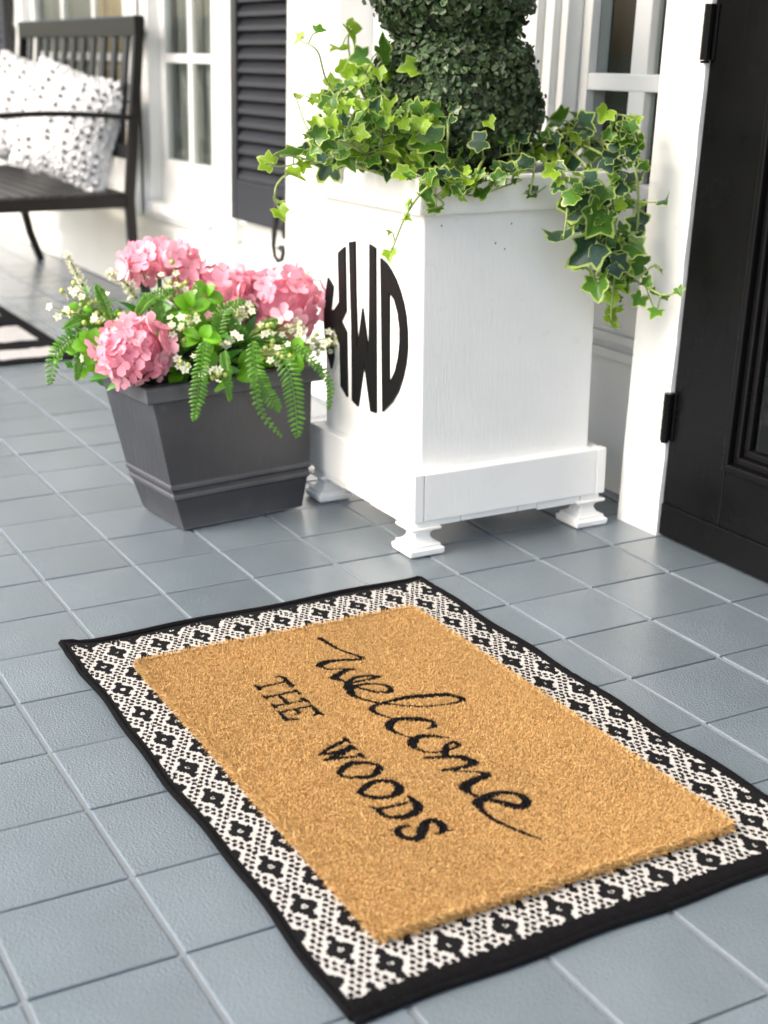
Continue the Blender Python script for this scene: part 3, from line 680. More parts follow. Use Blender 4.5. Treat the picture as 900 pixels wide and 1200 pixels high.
def hydrangea(c, rad, n, label, seed):
    rs = random.Random(seed)
    t = thing('hydrangea', (c[0], c[1], c[2] - .5), label, 'hydrangea', 'pink hydrangea heads in the charcoal pot')
    mb = MB(); mb.tube([Vector((pc.x, pc.y, 1.65)) + (Vector(c) - pc) * .2, Vector(c) - Vector((0, 0, .3)), Vector(c)], .03, 6); mb.build('stem', 'leaf_green', parent=t)
    mb = MB(); mb.ball(c, .80, 12, 8, sc=rad); mb.build('flower_heart', 'petal_pink', parent=t, smooth=True)
    ga = math.pi * (3 - 5 ** .5)
    for k in range(n):
        z = 1 - 2 * (k + .5) / n; r = math.sqrt(1 - z * z); ph = ga * k
        d = Vector((r * math.cos(ph), r * math.sin(ph), z)) + Vector((rs.gauss(0, .06), rs.gauss(0, .06), rs.gauss(0, .06)))
        if d.z < -.85: continue
        p = Vector(c) + Vector((d.x * rad[0], d.y * rad[1], d.z * rad[2])) * rs.uniform(.80, 1.10)
        nrm = (d + Vector((rs.gauss(0, .42), rs.gauss(0, .42), rs.gauss(0, .42)))).normalized()
        M = Matrix.Translation(p) @ nrm.to_track_quat('Z', 'Y').to_matrix().to_4x4() @ Matrix.Rotation(rs.uniform(0, 1.6), 4, 'Z') @ Matrix.Scale(rs.uniform(.85, 1.15), 4)
        inst(rs.choice(FLO), 'floret', t, M)
    return t
hydrangea(tuple(oX(157, 412, 2.15)), (.30, .39, .35), 62, 'pink hydrangea head hanging over the front left corner of the charcoal pot', 1)
hydrangea(tuple(oX(186, 308, 1.0)), (.36, .44, .19), 52, 'pink hydrangea head at the top left of the pot arrangement, highest of all', 2)
hydrangea(tuple(oX(256, 343, 1.25)), (.42, .50, .28), 60, 'small pink hydrangea head in the middle, behind the bright lime leaves', 3)
hydrangea(tuple(oX(326, 356, 1.5)), (.42, .53, .40), 85, 'large pink hydrangea head at the right of the pot, next to the monogram', 4)

# ---------------- greenery
def leaf_mesh(L, Wd, m_, rnd=False):
    mb = MB(); n = 7; vs = []
    for k in range(n + 1):
        t = k / n; w = Wd * (math.sin(math.pi * min(1, t * .98 + .02)) ** (.5 if rnd else .8)); zc = .12 * L * math.sin(math.pi * t)
        vs += [(-w / 2, t * L, zc + w * .12), (0, t * L, zc), (w / 2, t * L, zc + w * .12)]
    fs = []
    for k in range(n): fs += [(3 * k, 3 * k + 1, 3 * k + 4, 3 * k + 3), (3 * k + 1, 3 * k + 2, 3 * k + 5, 3 * k + 4)]
    mb.add(vs, fs); return mesh_only(mb, 'leaf', m_, smooth=True)
LM = [leaf_mesh(.34, .10, 'leaf_green'), leaf_mesh(.26, .12, 'leaf_green'), leaf_mesh(.2, .17, 'leaf_lime', True), leaf_mesh(.24, .2, 'leaf_lime', True)]
gr = thing('greenery_bunch', (1.3, 4.5, 1.66), 'bunch of mixed narrow and round green leaves filling the charcoal pot between the flowers', 'greenery')
rs = random.Random(4)
mb = MB(); mb.ball((1.2, 4.48, 1.7), 1.0, 16, 10, sc=(.85, .9, .45)); mb.build('leaf_mass', 'topiary_core', parent=gr, smooth=True)
for k in range(285):
    a = rs.uniform(0, 6.28); el = rs.uniform(-.12, 1.25)
    d = Vector((math.cos(a) * math.cos(el), math.sin(a) * math.cos(el), math.sin(el)))
    p = Vector((1.22, 4.50, 1.72)) + Vector((d.x * .98, d.y * 1.10, d.z * .58)) * rs.uniform(.82, 1.08)
    if p.z < 1.8: p.z = 1.8 + rs.uniform(0, .1)
    td = (d + Vector((rs.gauss(0, .7), rs.gauss(0, .7), rs.gauss(0, .5)))).normalized()
    nm = (Vector((.4, -.2, .8)) + d * .5 + Vector((rs.gauss(0, .4), rs.gauss(0, .4), 0))); nm = (nm - td * nm.dot(td)).normalized(); xx = td.cross(nm)
    M = Matrix.Translation(p) @ Matrix(((xx.x, td.x, nm.x, 0), (xx.y, td.y, nm.y, 0), (xx.z, td.z, nm.z, 0), (0, 0, 0, 1))) @ Matrix.Scale(rs.uniform(.9, 1.5), 4)
    inst(rs.choice(LM[:2] * 2 + LM[2:]), 'leaf', gr, M)
g2 = thing('greenery_bunch', tuple(np.array(oX(112, 400, 1.3)) - np.array([0, 0, .4])), 'loose yellow green foliage spilling over the left rim of the charcoal pot', 'greenery')
for k in range(95):
    px = rs.gauss(112, 17); py = rs.gauss(390, 24); p = Vector(oX(px, py, 1.3 + rs.uniform(-.2, .25)))
    td = Vector((rs.gauss(0, .6), -.5 + rs.gauss(0, .6), rs.gauss(0.2, .6))).normalized(); nm = camv + Vector((rs.gauss(0, .5), rs.gauss(0, .5), .5)); nm = (nm - td * nm.dot(td)).normalized(); xx = td.cross(nm)
    M = Matrix.Translation(p) @ Matrix(((xx.x, td.x, nm.x, 0), (xx.y, td.y, nm.y, 0), (xx.z, td.z, nm.z, 0), (0, 0, 0, 1))) @ Matrix.Scale(rs.uniform(.45, .8), 4)
    inst(rs.choice(LM), 'leaf', g2, M)
mb = MB()
for k in range(14):
    q = Vector(oX(rs.gauss(108, 16), rs.gauss(385, 22), 1.35)); mb.tube([(1.2, 4.2, 1.7), (Vector((1.2, 4.0, 1.9)) + q) / 2, q], .008, 4)
mb.build('stem', 'leaf_lime', parent=g2)
# bright round leaf sprigs
def round_sprig(px, py, X, label, n=6, seed=0):
    rs = random.Random(seed); c = Vector(oX(px, py, X))
    t = thing('round_leaf_sprig', tuple(c - Vector((0, 0, .3))), label, 'leaf sprig', 'lime green round leaf sprigs in the charcoal pot')
    b0 = Vector((1.3, 4.5, 1.7)); mb = MB(); mb.tube([b0 + (c - b0) * .3, c], .012, 5); mb.build('stem', 'leaf_lime', parent=t)
    for k in range(n):
        a = 6.28 * k / n + rs.uniform(-.3, .3); td = (Vector((math.cos(a) * .3, math.cos(a), math.sin(a))) + camv * .2).normalized()
        nm = (camv + Vector((0, 0, .5)) + Vector((rs.gauss(0, .25), rs.gauss(0, .25), 0))); nm = (nm - td * nm.dot(td)).normalized(); xx = td.cross(nm)
        M = Matrix.Translation(c + td * .02 + nm * rs.uniform(-.02, .05)) @ Matrix(((xx.x, td.x, nm.x, 0), (xx.y, td.y, nm.y, 0), (xx.z, td.z, nm.z, 0), (0, 0, 0, 1))) @ Matrix.Scale(rs.uniform(.7, 1.0), 4)
        inst(LM[3], 'leaf', t, M)
round_sprig(240, 348, 1.75, 'lime green round leaves at the centre of the pot before the middle pink head', 7, 1)
round_sprig(223, 362, 1.8, 'lime green round leaves just left of the pot centre, below the white blossom', 5, 2)
round_sprig(236, 398, 2.3, 'lime green round leaves low at the middle, above the pot rim', 5, 3)
round_sprig(347, 412, 2.2, 'lime green round leaves at the right rim under the large pink head', 5, 4)
round_sprig(110, 405, 1.7, 'lime green round leaves at the far left side of the pot', 6, 5)

# ---------------- ferns
def frond(par, path, wpx, n=20, X=2.35, m_='fern_green'):
    P = [Vector(oX(x, y, X if i > 0 else X - .15)) for i, (x, y) in enumerate(path)]
    dn = []
    for i in range(len(P) - 1):
        a0 = P[max(i - 1, 0)]; a1 = P[i]; a2 = P[i + 1]; a3 = P[min(i + 2, len(P) - 1)]
        for q in range(8):
            t = q / 8; dn.append(.5 * ((2 * a1) + (a2 - a0) * t + (2 * a0 - 5 * a1 + 4 * a2 - a3) * t * t + (-a0 + 3 * a1 - 3 * a2 + a3) * t ** 3))
    dn.append(P[-1]); mb = MB(); mb.tube(dn, [.012 * (1 - .6 * i / len(dn)) for i in range(len(dn))], 4)
    w = wpx / 98.0
    for k in range(n):
        f = (k + .5) / n * (len(dn) - 1); i = int(f); p = dn[i].lerp(dn[min(i + 1, len(dn) - 1)], f - i); t = (dn[min(i + 1, len(dn) - 1)] - dn[max(i - 1, 0)]).normalized()
        sd = t.cross(camv).normalized(); L = w * .56 * random.uniform(.8, 1.1) * math.sin(math.pi * (.16 + .80 * (k + .5) / n)) ** .7
        for s in (-1, 1):
            d = (sd * s + t * .45 + camv * random.uniform(-.15, .25)).normalized(); u = d.cross(camv).normalized(); q = p + t * .01 * s; b = .018
            vs = [q, q + d * L * .3 + u * b, q + d * L * .75 + u * b * .8, q + d * L, q + d * L * .75 - u * b * .8, q + d * L * .3 - u * b, q + d * L * .5 + camv * .012]
            mb.add(vs, [(0, 1, 6), (1, 2, 6), (2, 3, 6), (3, 4, 6), (4, 5, 6), (5, 0, 6)])
    return mb.build('frond', m_, parent=par, smooth=False)
random.seed(9)
fn = thing('fern', (2.2, 4.6, 1.75), 'green fern with long fronds hanging over the front rim of the charcoal pot', 'fern')
for path, w in (([(240, 400), (236, 430), (232, 462), (228, 492)], 22), ([(262, 412), (265, 435), (270, 470)], 14), ([(296, 400), (300, 435), (312, 460), (328, 480)], 24), ([(300, 402), (298, 440), (305, 480), (330, 512)], 13),
                ([(325, 410), (340, 440), (346, 475), (349, 512)], 28), ([(345, 405), (368, 425), (386, 450), (385, 480)], 13)):
    frond(fn, path, w, X=2.62)
f2 = thing('fern', (1.5, 3.7, 1.75), 'pale blurred fern fronds drooping over the left side of the pot above the far rug', 'fern')
for path, w in (([(118, 385), (85, 395), (65, 415), (58, 450)], 22), ([(112, 395), (95, 415), (90, 445)], 15), ([(122, 370), (95, 375), (75, 385)], 14)): frond(f2, path, w, X=1.5)
f3 = thing('fern', (1.6, 4.6, 1.8), 'upright fern leaves in the middle of the pot among the blossoms', 'fern')
for path, w in (([(250, 420), (255, 390), (262, 365), (285, 352)], 24), ([(290, 420), (285, 395), (270, 375)], 20), ([(215, 410), (190, 380), (185, 350)], 20), ([(300, 410), (310, 385), (325, 375)], 18), ([(160, 370), (175, 350), (205, 340)], 16), ([(130, 380), (120, 350), (112, 335)], 14)): frond(f3, path, w, X=2.0)

# ---------------- small white blossoms
def blossom(px, py, X, label, n=9, spread=16, seed=0, elong=1.0):
    rs = random.Random(seed); c = Vector(oX(px, py, X)); s = spread / 98.0
    t = thing('blossom_sprig', tuple(c - Vector((0, 0, .2))), label, 'blossom', 'white blossom sprigs in the charcoal pot')
    fl = MB(); bd = MB(); st = MB(); b0 = c.lerp(Vector((1.3, 4.5, 1.75)), .35)
    for k in range(int(n * 1.3)):
        p = c + Vector((rs.gauss(0, .4), rs.gauss(0, .5), rs.gauss(0, .45) * elong)) * s
        st.tube([b0, b0.lerp(p, .6) + Vector((0, 0, .02)), p], .006, 4)
        if rs.random() < .62:
            nm = (camv + Vector((rs.gauss(0, .5), rs.gauss(0, .5), .4 + rs.gauss(0, .4)))).normalized(); u = nm.orthogonal().normalized(); v = nm.cross(u); r = .048 * rs.uniform(.75, 1.2)
            for q in range(5):
                a = 6.28 * q / 5 + k; d = u * math.cos(a) + v * math.sin(a); e = nm.cross(d)
                fl.add([p, p + d * r * .6 + e * r * .4 + nm * .008, p + d * r * 1.15 + nm * .012, p + d * r * .6 - e * r * .4 + nm * .008], [(0, 1, 2, 3)])
            bd.ball(p + nm * .008, .011, 5, 3)
        else: bd.ball(p, .032, 6, 4)
    fl.build('petals', 'petal_white', parent=t, kind='stuff'); bd.build('buds', 'bud_green', parent=t, smooth=True, kind='stuff'); st.build('stem', 'ivy_stem', parent=t)
for k, (x, y, X, n, sp, lab) in enumerate(((92, 352, 1.3, 16, 24, 'white and lime blossoms at the upper far left of the arrangement'), (74, 368, 1.2, 6, 10, 'single white blossom tuft furthest to the left'), (100, 378, 1.4, 12, 20, 'yellowish blossom cluster beneath the far left white tuft'),
    (110, 420, 1.7, 12, 18, 'yellow white blossoms low at the left beside the front pink head'), (118, 372, 1.6, 6, 10, 'small white buds left of the front pink head'), (138, 385, 1.9, 7, 12, 'small pale buds touching the front pink head at its top'),
    (205, 334, 1.7, 16, 20, 'white blossom cluster right under the top pink head'), (208, 384, 2.2, 12, 16, 'white blossom cluster at the centre left of the pot'), (214, 424, 2.45, 8, 10, 'small white blossoms on the rim right of the front pink head'),
    (282, 366, 2.0, 14, 17, 'white blossoms under the middle pink head'), (262, 398, 2.3, 8, 14, 'feathery white blossoms low in the middle'), (252, 440, 2.62, 9, 12, 'pale blossoms hanging over the front rim'), (328, 412, 2.45, 12, 16, 'white blossoms on the rim below the large pink head'),
    (312, 388, 2.2, 9, 13, 'yellowish buds left of the large pink head'), (345, 385, 2.1, 10, 14, 'white blossoms against the lower edge of the large pink head'), (378, 408, 2.1, 13, 18, 'white buds at the far right, in front of the monogram'), (398, 402, 2.1, 8, 12, 'pale buds reaching right across the letter K'),
    (225, 380, 2.2, 6, 10, 'olive green buds near the centre'))): blossom(x, y, X, lab, n, sp, k)
# feathery cream plumes
def plume(path, X, w, label, seed):
    rs = random.Random(seed); P = [Vector(oX(x, y, X)) for x, y in path]
    t = thing('plume', tuple(P[0]), label, 'plume', 'cream feathery plumes behind the flowers')
    mb = MB(); mb.tube(P, [.02, .015, .008][:len(P)], 5); mb.build('stem', 'leaf_green', parent=t)
    fz = MB()
    for k in range(260):
        f = rs.random() ** .8 * (len(P) - 1); i = min(int(f), len(P) - 2); p = P[i].lerp(P[i + 1], f - i); tt = (P[-1] - P[0]).normalized()
        d = (Vector((rs.gauss(0, 1), rs.gauss(0, 1), rs.gauss(0, 1))).normalized() + tt * .8).normalized(); L = w / 98. * rs.uniform(.4, 1) * (1 - .45 * f / (len(P) - 1)); u = d.orthogonal().normalized() * .013
        fz.add([p, p + d * L * .5 + u, p + d * L, p + d * L * .5 - u], [(0, 1, 2, 3)])
    fz.build('plume_hair', 'petal_white', parent=t, kind='stuff')
plume([(105, 350), (92, 325), (78, 298)], 1.0, 13, 'cream feathery plume at the far left rising over the grey floor', 1)
plume([(160, 350), (148, 332), (128, 320)], .9, 15, 'cream feathery plume left of the top pink head', 2)
plume([(342, 340), (352, 328), (362, 318)], 1.0, 9, 'cream feathery plume behind the large pink head, before the white pilaster', 3)

# ================================================================== RUG
RQ = [(5.0, 1.66), (4.96, 5.56), (10.98, 5.57), (11.10, 1.64)]     # corners of the rug
def rugP(u, v):   # u along x 0..1, v along y 0..1
    a = np.array(RQ[0]) * (1 - v) + np.array(RQ[1]) * v; b = np.array(RQ[3]) * (1 - v) + np.array(RQ[2]) * v
    return a * (1 - u) + b * u
NU, NV = 640, 410
uu = np.linspace(0, 1, NU + 1); vv = np.linspace(0, 1, NV + 1)
U, V_ = np.meshgrid(uu, vv, indexing='ij')
A0 = np.array(RQ[0]); A1 = np.array(RQ[1]); A2 = np.array(RQ[2]); A3 = np.array(RQ[3])
XY = ((1 - U) * (1 - V_))[..., None] * A0 + ((1 - U) * V_)[..., None] * A1 + (U * V_)[..., None] * A2 + (U * (1 - V_))[..., None] * A3
X_ = XY[..., 0]; Y_ = XY[..., 1]
edge_l = 1 - np.clip(V_ / .06, 0, 1); edge_r = 1 - np.clip((1 - V_) / .06, 0, 1)
Y_ = Y_ + edge_l * (.014 * np.sin(X_ * 2.1 + 1) + .008 * np.sin(X_ * 5.3)) + edge_r * .014 * np.sin(X_ * 4.7)
edge_f = 1 - np.clip(U / .05, 0, 1); edge_n = 1 - np.clip((1 - U) / .05, 0, 1)
X_ = X_ + edge_f * (.02 * np.sin(Y_ * 3.7)) + edge_n * .012 * np.sin(Y_ * 5)
Z_ = .035 + .012 * np.sin(X_ * 2.3 + Y_) * np.sin(Y_ * 1.9) * (edge_l + edge_r + edge_f * .7) + .0045 * (np.sin(X_ * 2 * np.pi / .034) * np.sin(Y_ * 2 * np.pi / .040))
Z_ += .05 * np.exp(-(((X_ - 5.0) / .25) ** 2 + ((Y_ - 1.66) / .2) ** 2)) + .03 * np.exp(-(((X_ - 5.45) / .16) ** 2 + ((Y_ - 1.66) / .12) ** 2))
fcx = (X_[:-1, :-1] + X_[1:, 1:]) / 2; fcy = (Y_[:-1, :-1] + Y_[1:, 1:]) / 2
fu = (U[:-1, :-1] + U[1:, 1:]) / 2; fv = (V_[:-1, :-1] + V_[1:, 1:]) / 2
# stitch quantisation
sx, sy = .0265, .0215
qx = np.floor(fcx / sx) * sx + sx / 2 ; qy = (np.floor((fcy + (np.floor(fcx / sx) % 2) * sy / 2) / sy)) * sy + sy / 2
A_, B_ = .535, .42
def cell(px, py, ox, oy):
    return (px - ox + A_ / 2) % A_ - A_ / 2, (py - oy + B_ / 2) % B_ - B_ / 2
ox0, oy0 = 5.37, 2.08
a1, b1 = cell(qx, qy, ox0, oy0); a2, b2 = cell(qx, qy, ox0 + A_ / 2, oy0 + B_ / 2)
use2 = (a2 ** 2 + b2 ** 2) < (a1 ** 2 + b1 ** 2)
a_u = np.where(use2, a2, a1); b_u = np.where(use2, b2, b1)
def flower(a, b):
    f = (np.abs(a) / .138 + np.abs(b) / .098) < 1.0
    f |= ((np.abs(a) - .130) ** 2 / .038 ** 2 + b ** 2 / .034 ** 2) < 1
    f |= (a ** 2 / .050 ** 2 + (np.abs(b) - .068) ** 2 / .026 ** 2) < 1
    f &= ~(((a / .024) ** 2 + (b / .018) ** 2 < 1) & ~((a / .012) ** 2 + (b / .009) ** 2 < 1))
    return f
blk = flower(a_u * .5 + .5 * np.where(use2, cell(fcx, fcy, ox0 + A_ / 2, oy0 + B_ / 2)[0], cell(fcx, fcy, ox0, oy0)[0]), b_u * .5 + .5 * np.where(use2, cell(fcx, fcy, ox0 + A_ / 2, oy0 + B_ / 2)[1], cell(fcx, fcy, ox0, oy0)[1]))
dots = []
for k in range(6):
    for s1 in (1, -1):
        for s2 in (1, -1): dots.append((s1 * .2675 * (1 - k / 5), s2 * (.158 if k else .148) * k / 5))
dots = sorted(set((round(a, 4) + 0.0, round(b, 4) + 0.0) for a, b in dots))
for (dx, dy) in dots:
    for o_ in ((ox0, oy0), (ox0 + A_ / 2, oy0 + B_ / 2)):
        p_, q_ = cell(fcx, fcy, o_[0] + dx, o_[1] + dy)
        blk |= ((p_ / .0245) ** 2 + (q_ / .0185) ** 2) < 1
# solid black end and side bands
lx = fu * 6.05; ly = fv * 3.9; bord = (lx < .085) | (lx > 6.05 - .17) | (ly < .06) | (ly > 3.9 - .06)
rs_ = np.random.RandomState(2)
blk |= bord | ((lx < .115 + .02 * np.sin(fcy * 30)) & (rs_.rand(*lx.shape) < .8)) | (lx > 6.05 - .18 + .02 * np.sin(fcy * 47))
g = rs_.uniform(.82, 1.1, size=blk.shape)
weave = .88 + .12 * np.sin(fcx * 2 * np.pi / .034) * np.sin(fcy * 2 * np.pi / .040)
col = np.where(blk[..., None], np.array([.006, .006, .007]), np.array([.50, .49, .465]) * (g * weave)[..., None])
col = np.concatenate([col, np.ones(col.shape[:2] + (1,))], -1)
def grid_obj(name, X, Y, Z, colr, matn, parent, o0):
    nu, nv = X.shape; co = np.stack([X - o0[0], Y - o0[1], Z - o0[2]], -1).reshape(-1, 3) * T
    idx = np.arange(nu * nv).reshape(nu, nv)
    fa = np.stack([idx[:-1, :-1], idx[1:, :-1], idx[1:, 1:], idx[:-1, 1:]], -1).reshape(-1, 4)
    me = bpy.data.meshes.new(name); me.vertices.add(len(co)); me.vertices.foreach_set('co', co.ravel())
    me.loops.add(fa.size); me.loops.foreach_set('vertex_index', fa.ravel().astype(np.int32))
    me.polygons.add(len(fa)); me.polygons.foreach_set('loop_start', (np.arange(len(fa)) * 4).astype(np.int32)); 
    me.update(calc_edges=True); me.validate()
    at = me.attributes.new('dye', 'FLOAT_COLOR', 'FACE'); at.data.foreach_set('color', colr.reshape(-1).astype(np.float32))
    me.materials.append(MATS[matn]); o = bpy.data.objects.new(name, me); COL.objects.link(o)
    if parent is not None: o.parent = parent
    o['_o'] = tuple(o0); return o
rug = thing('woven_rug', (8.0, 3.6, 0), 'flat woven black and white flower patterned rug lying under the straw doormat', 'rug')
grid_obj('weave', X_, Y_, Z_, col, 'woven', rug, (8.0, 3.6, 0))
def edge_strip(xs, ys, zs, r0, r1, nm='binding'):
    pts = [Vector((a, b, max(c - .012, .03))) for a, b, c in zip(xs, ys, zs)]
    mb = MB(); n = len(pts); rg = []
    for i, p in enumerate(pts):
        t = (pts[min(i + 1, n - 1)] - pts[max(i - 1, 0)]).normalized(); s = t.cross(Vector((0, 0, 1))).normalized()
        rg.append([p + s * r0 * math.cos(a) + Vector((0, 0, 1)) * r1 * math.sin(a) for a in [2 * math.pi * q / 8 for q in range(8)]])
    mb.loft(rg); return mb.build(nm, 'rug_black', parent=rug, smooth=True)
edge_strip(X_[::6, 0], Y_[::6, 0], Z_[::6, 0], .026, .024); edge_strip(X_[::6, -1], Y_[::6, -1], Z_[::6, -1], .028, .024)
edge_strip(X_[0, ::6], Y_[0, ::6], Z_[0, ::6], .040, .030); edge_strip(X_[-1, ::6], Y_[-1, ::6], Z_[-1, ::6], .02, .026)
# ribbed cords of the near hem
hem = MB()
for k in range(150):
    v = (k + .5) / 150; i = int(v * NV); a = (X_[-1, i], Y_[-1, i]); a0 = (X_[int(NU * .972), i], Y_[int(NU * .952), i])
    hem.tube([(a0[0] + .01, a0[1], .040), (a[0] - .01, a[1], .040)], .0125, 5)
hem.build('hem_ribs', 'rug_black', parent=rug, smooth=True, kind='stuff')

# ================================================================== COIR DOORMAT
CX0, CX1, CY0, CY1, CZ = 5.80, 10.53, 2.10, 5.00, .115
dm = thing('doormat', ((CX0 + CX1) / 2, (CY0 + CY1) / 2, .04), 'straw coloured coir doormat lettered welcome THE WOODS in black, on the patterned rug', 'doormat')
STK = []
def SK(ox, oy, s, pts): STK.append([(ox + x / s, oy + y / s, h) for x, y, h in pts])
a9 = (365, 735, 9)
SK(*a9, [(90, 98, .028), (150, 135, .03), (280, 210, .018), (420, 260, .018), (540, 303, .03), (480, 322, .03), (350, 325, .025), (220, 335, .04), (130, 355, .05), (85, 388, .045), (120, 405, .02), (200, 425, .014), (330, 420, .016), (440, 422, .026), (370, 432, .03), (260, 490, .045), (190, 510, .02)])
SK(*a9, [(240, 515, .05), (320, 545, .022), (390, 560, .02)])
SK(*a9, [(375, 620, .045), (385, 570, .035), (450, 515, .028), (560, 495, .024), (710, 503, .03), (600, 530, .02), (500, 550, .02), (420, 568, .022), (390, 610, .045), (420, 665, .045)])
SK(*a9, [(450, 602, .02), (560, 635, .02), (690, 662, .018), (800, 663, .028), (840, 645, .032), (810, 605, .028), (700, 580, .02), (580, 578, .024), (480, 595, .03), (420, 610, .045), (410, 660, .045), (450, 705, .03), (560, 745, .018), (700, 772, .018)])
a7 = (430, 790, 7.5)
SK(*a7, [(0, 212, .018), (130, 238, .015), (250, 250, .014), (400, 265, .015), (550, 262, .016), (720, 245, .016), (830, 218, .028), (838, 197, .032), (770, 175, .028), (680, 163, .04), (500, 175, .042), (350, 187, .04), (200, 220, .028), (80, 255, .028), (42, 290, .034), (70, 320, .02), (130, 345, .015), (215, 368, .012)])
SK(*a7, [(530, 460, .012), (575, 450, .028), (593, 430, .032), (560, 395, .028), (450, 378, .045), (330, 373, .045), (240, 388, .042), (198, 425, .05), (208, 465, .034), (280, 505, .018), (350, 527, .014), (420, 545, .014)])
SK(*a7, [(720, 540, .010), (620, 530, .024), (540, 525, .036), (460, 532, .038), (412, 562, .055), (400, 600, .05), (430, 630, .028), (500, 660, .016), (600, 668, .016), (700, 650, .018), (780, 625, .02), (803, 597, .028), (770, 580, .026), (720, 590, .024), (692, 630, .03), (690, 690, .036)])
SK(*a7, [(510, 717, .022), (600, 712, .032), (700, 710, .033), (820, 706, .038), (890, 733, .046)])
a8 = (520, 870, 7.5)
SK(*a8, [(40, 110, .034), (130, 110, .04), (210, 130, .046), (268, 163, .046), (215, 187, .036), (100, 212, .028), (0, 226, .024)])
SK(*a8, [(100, 233, .013), (200, 235, .013), (320, 245, .018), (378, 268, .046), (300, 300, .046), (205, 345, .055), (190, 380, .055), (220, 422, .028), (300, 455, .02)])
SK(*a8, [(370, 485, .028), (480, 500, .036), (580, 530, .046), (680, 543, .05), (728, 512, .046), (700, 460, .036), (600, 425, .032), (500, 422, .036), (400, 447, .046), (315, 490, .055), (305, 530, .046), (350, 590, .024), (450, 665, .024), (560, 715, .017), (680, 765, .021), (760, 795, .017), (850, 827, .008)])
b9 = (290, 780, 9)
for q in ([(300, 98, .012), (370, 97, .022), (420, 150, .028), (470, 195, .028), (430, 205, .012)], [(400, 150, .018), (120, 210, .022)], [(80, 185, .018), (130, 230, .026)], [(520, 245, .018), (190, 315, .022)], [(500, 240, .018), (550, 275, .018)],
          [(160, 300, .018), (210, 325, .018)], [(340, 300, .022), (420, 370, .022)], [(620, 345, .018), (290, 405, .02)], [(580, 325, .026), (650, 370, .018)], [(260, 385, .018), (300, 420, .02)], [(670, 405, .02), (340, 470, .02)],
          [(670, 400, .02), (740, 470, .026), (790, 490, .018)], [(740, 485, .022), (700, 505, .012)], [(515, 445, .018), (550, 480, .018)], [(500, 492, .010), (570, 478, .012)], [(330, 465, .018), (410, 550, .028), (530, 543, .014)]): SK(*b9, q)
c9 = (370, 855, 11.25)
for q in ([(400, 105, .026), (160, 225, .026), (60, 305, .018)], [(370, 88, .018), (450, 145, .016)], [(60, 305, .018), (250, 275, .026), (480, 205, .03)], [(300, 295, .035), (490, 215, .034)], [(480, 210, .03), (300, 300, .038), (130, 375, .02)], [(130, 372, .022), (280, 350, .028), (600, 325, .018)],
          [(450, 185, .022), (540, 235, .018)], [(570, 290, .022), (640, 340, .018)],
          [(305, 545, .026), (380, 465, .042), (480, 415, .04), (600, 405, .03), (720, 412, .022), (810, 440, .026), (840, 500, .042), (760, 570, .034), (660, 600, .038), (540, 600, .03), (400, 598, .026), (330, 575, .022)]): SK(*c9, q)
d9 = (430, 900, 9)
for q in ([(-76, 235, .026), (-40, 195, .036), (20, 150, .038), (100, 117, .03), (200, 112, .03), (290, 132, .034), (343, 185, .044), (330, 230, .044), (270, 272, .038), (150, 290, .03), (30, 280, .03), (-40, 258, .026), (-76, 235, .026)],
          [(440, 275, .016), (490, 310, .026)], [(490, 325, .018), (320, 370, .022), (130, 410, .026)], [(40, 385, .012), (120, 420, .022)], [(480, 310, .026), (530, 350, .042), (540, 410, .044), (480, 463, .048), (400, 490, .042), (280, 496, .034), (190, 480, .026), (120, 425, .026)],
          [(435, 585, .018), (350, 605, .026), (322, 640, .030), (360, 690, .034), (430, 715, .034), (520, 722, .045), (562, 690, .046), (590, 620, .048), (612, 560, .042), (680, 527, .038), (760, 550, .036), (808, 600, .040), (790, 650, .026), (740, 670, .012)], [(250, 630, .012), (330, 630, .018)], [(780, 660, .018), (895, 625, .010)]): SK(*d9, q)
segs = []
for st in STK:
    P = [(*oZ(x, y, CZ + .01)[:2], h) for x, y, h in st]
    # catmull subdivide curved strokes
    if len(P) > 3:
        Q = []
        for i in range(len(P) - 1):
            p0, p1, p2, p3 = [np.array(P[max(0, min(len(P) - 1, k))]) for k in (i - 1, i, i + 1, i + 2)]
            for q in range(3):
                t = q / 3; Q.append(.5 * (2 * p1 + (p2 - p0) * t + (2 * p0 - 5 * p1 + 4 * p2 - p3) * t * t + (-p0 + 3 * p1 - 3 * p2 + p3) * t ** 3))
        Q.append(np.array(P[-1])); P = Q
    for i in range(len(P) - 1): segs.append((P[i][0], P[i][1], P[i][2] * .82 + .002, P[i + 1][0], P[i + 1][1], P[i + 1][2] * .82 + .002))
segs = np.array(segs)
def dye(px, py, jit=0.0):
    best = np.full(px.shape, 9.0)
    for x0, y0, h0, x1, y1, h1 in segs:
        dx, dy = x1 - x0, y1 - y0; L2 = dx * dx + dy * dy + 1e-12
        msk = (np.abs(px - (x0 + x1) / 2) < abs(dx) / 2 + .1) & (np.abs(py - (y0 + y1) / 2) < abs(dy) / 2 + .1)
        if not msk.any(): continue
        t = np.clip(((px[msk] - x0) * dx + (py[msk] - y0) * dy) / L2, 0, 1)
        d = np.hypot(px[msk] - x0 - dx * t, py[msk] - y0 - dy * t) - (h0 + (h1 - h0) * t)
        best[msk] = np.minimum(best[msk], d)
    return best
gxn, gyn = np.meshgrid(np.linspace(CX0 + .02, CX1 - .02, 400), np.linspace(CY0 + .02, CY1 - .02, 250), indexing='ij')
rs_ = np.random.RandomState(8)
padz = CZ - .02 + rs_.uniform(-.012, .012, gxn.shape)
dcol = dye((gxn[:-1, :-1] + gxn[1:, 1:]) / 2, (gyn[:-1, :-1] + gyn[1:, 1:]) / 2)
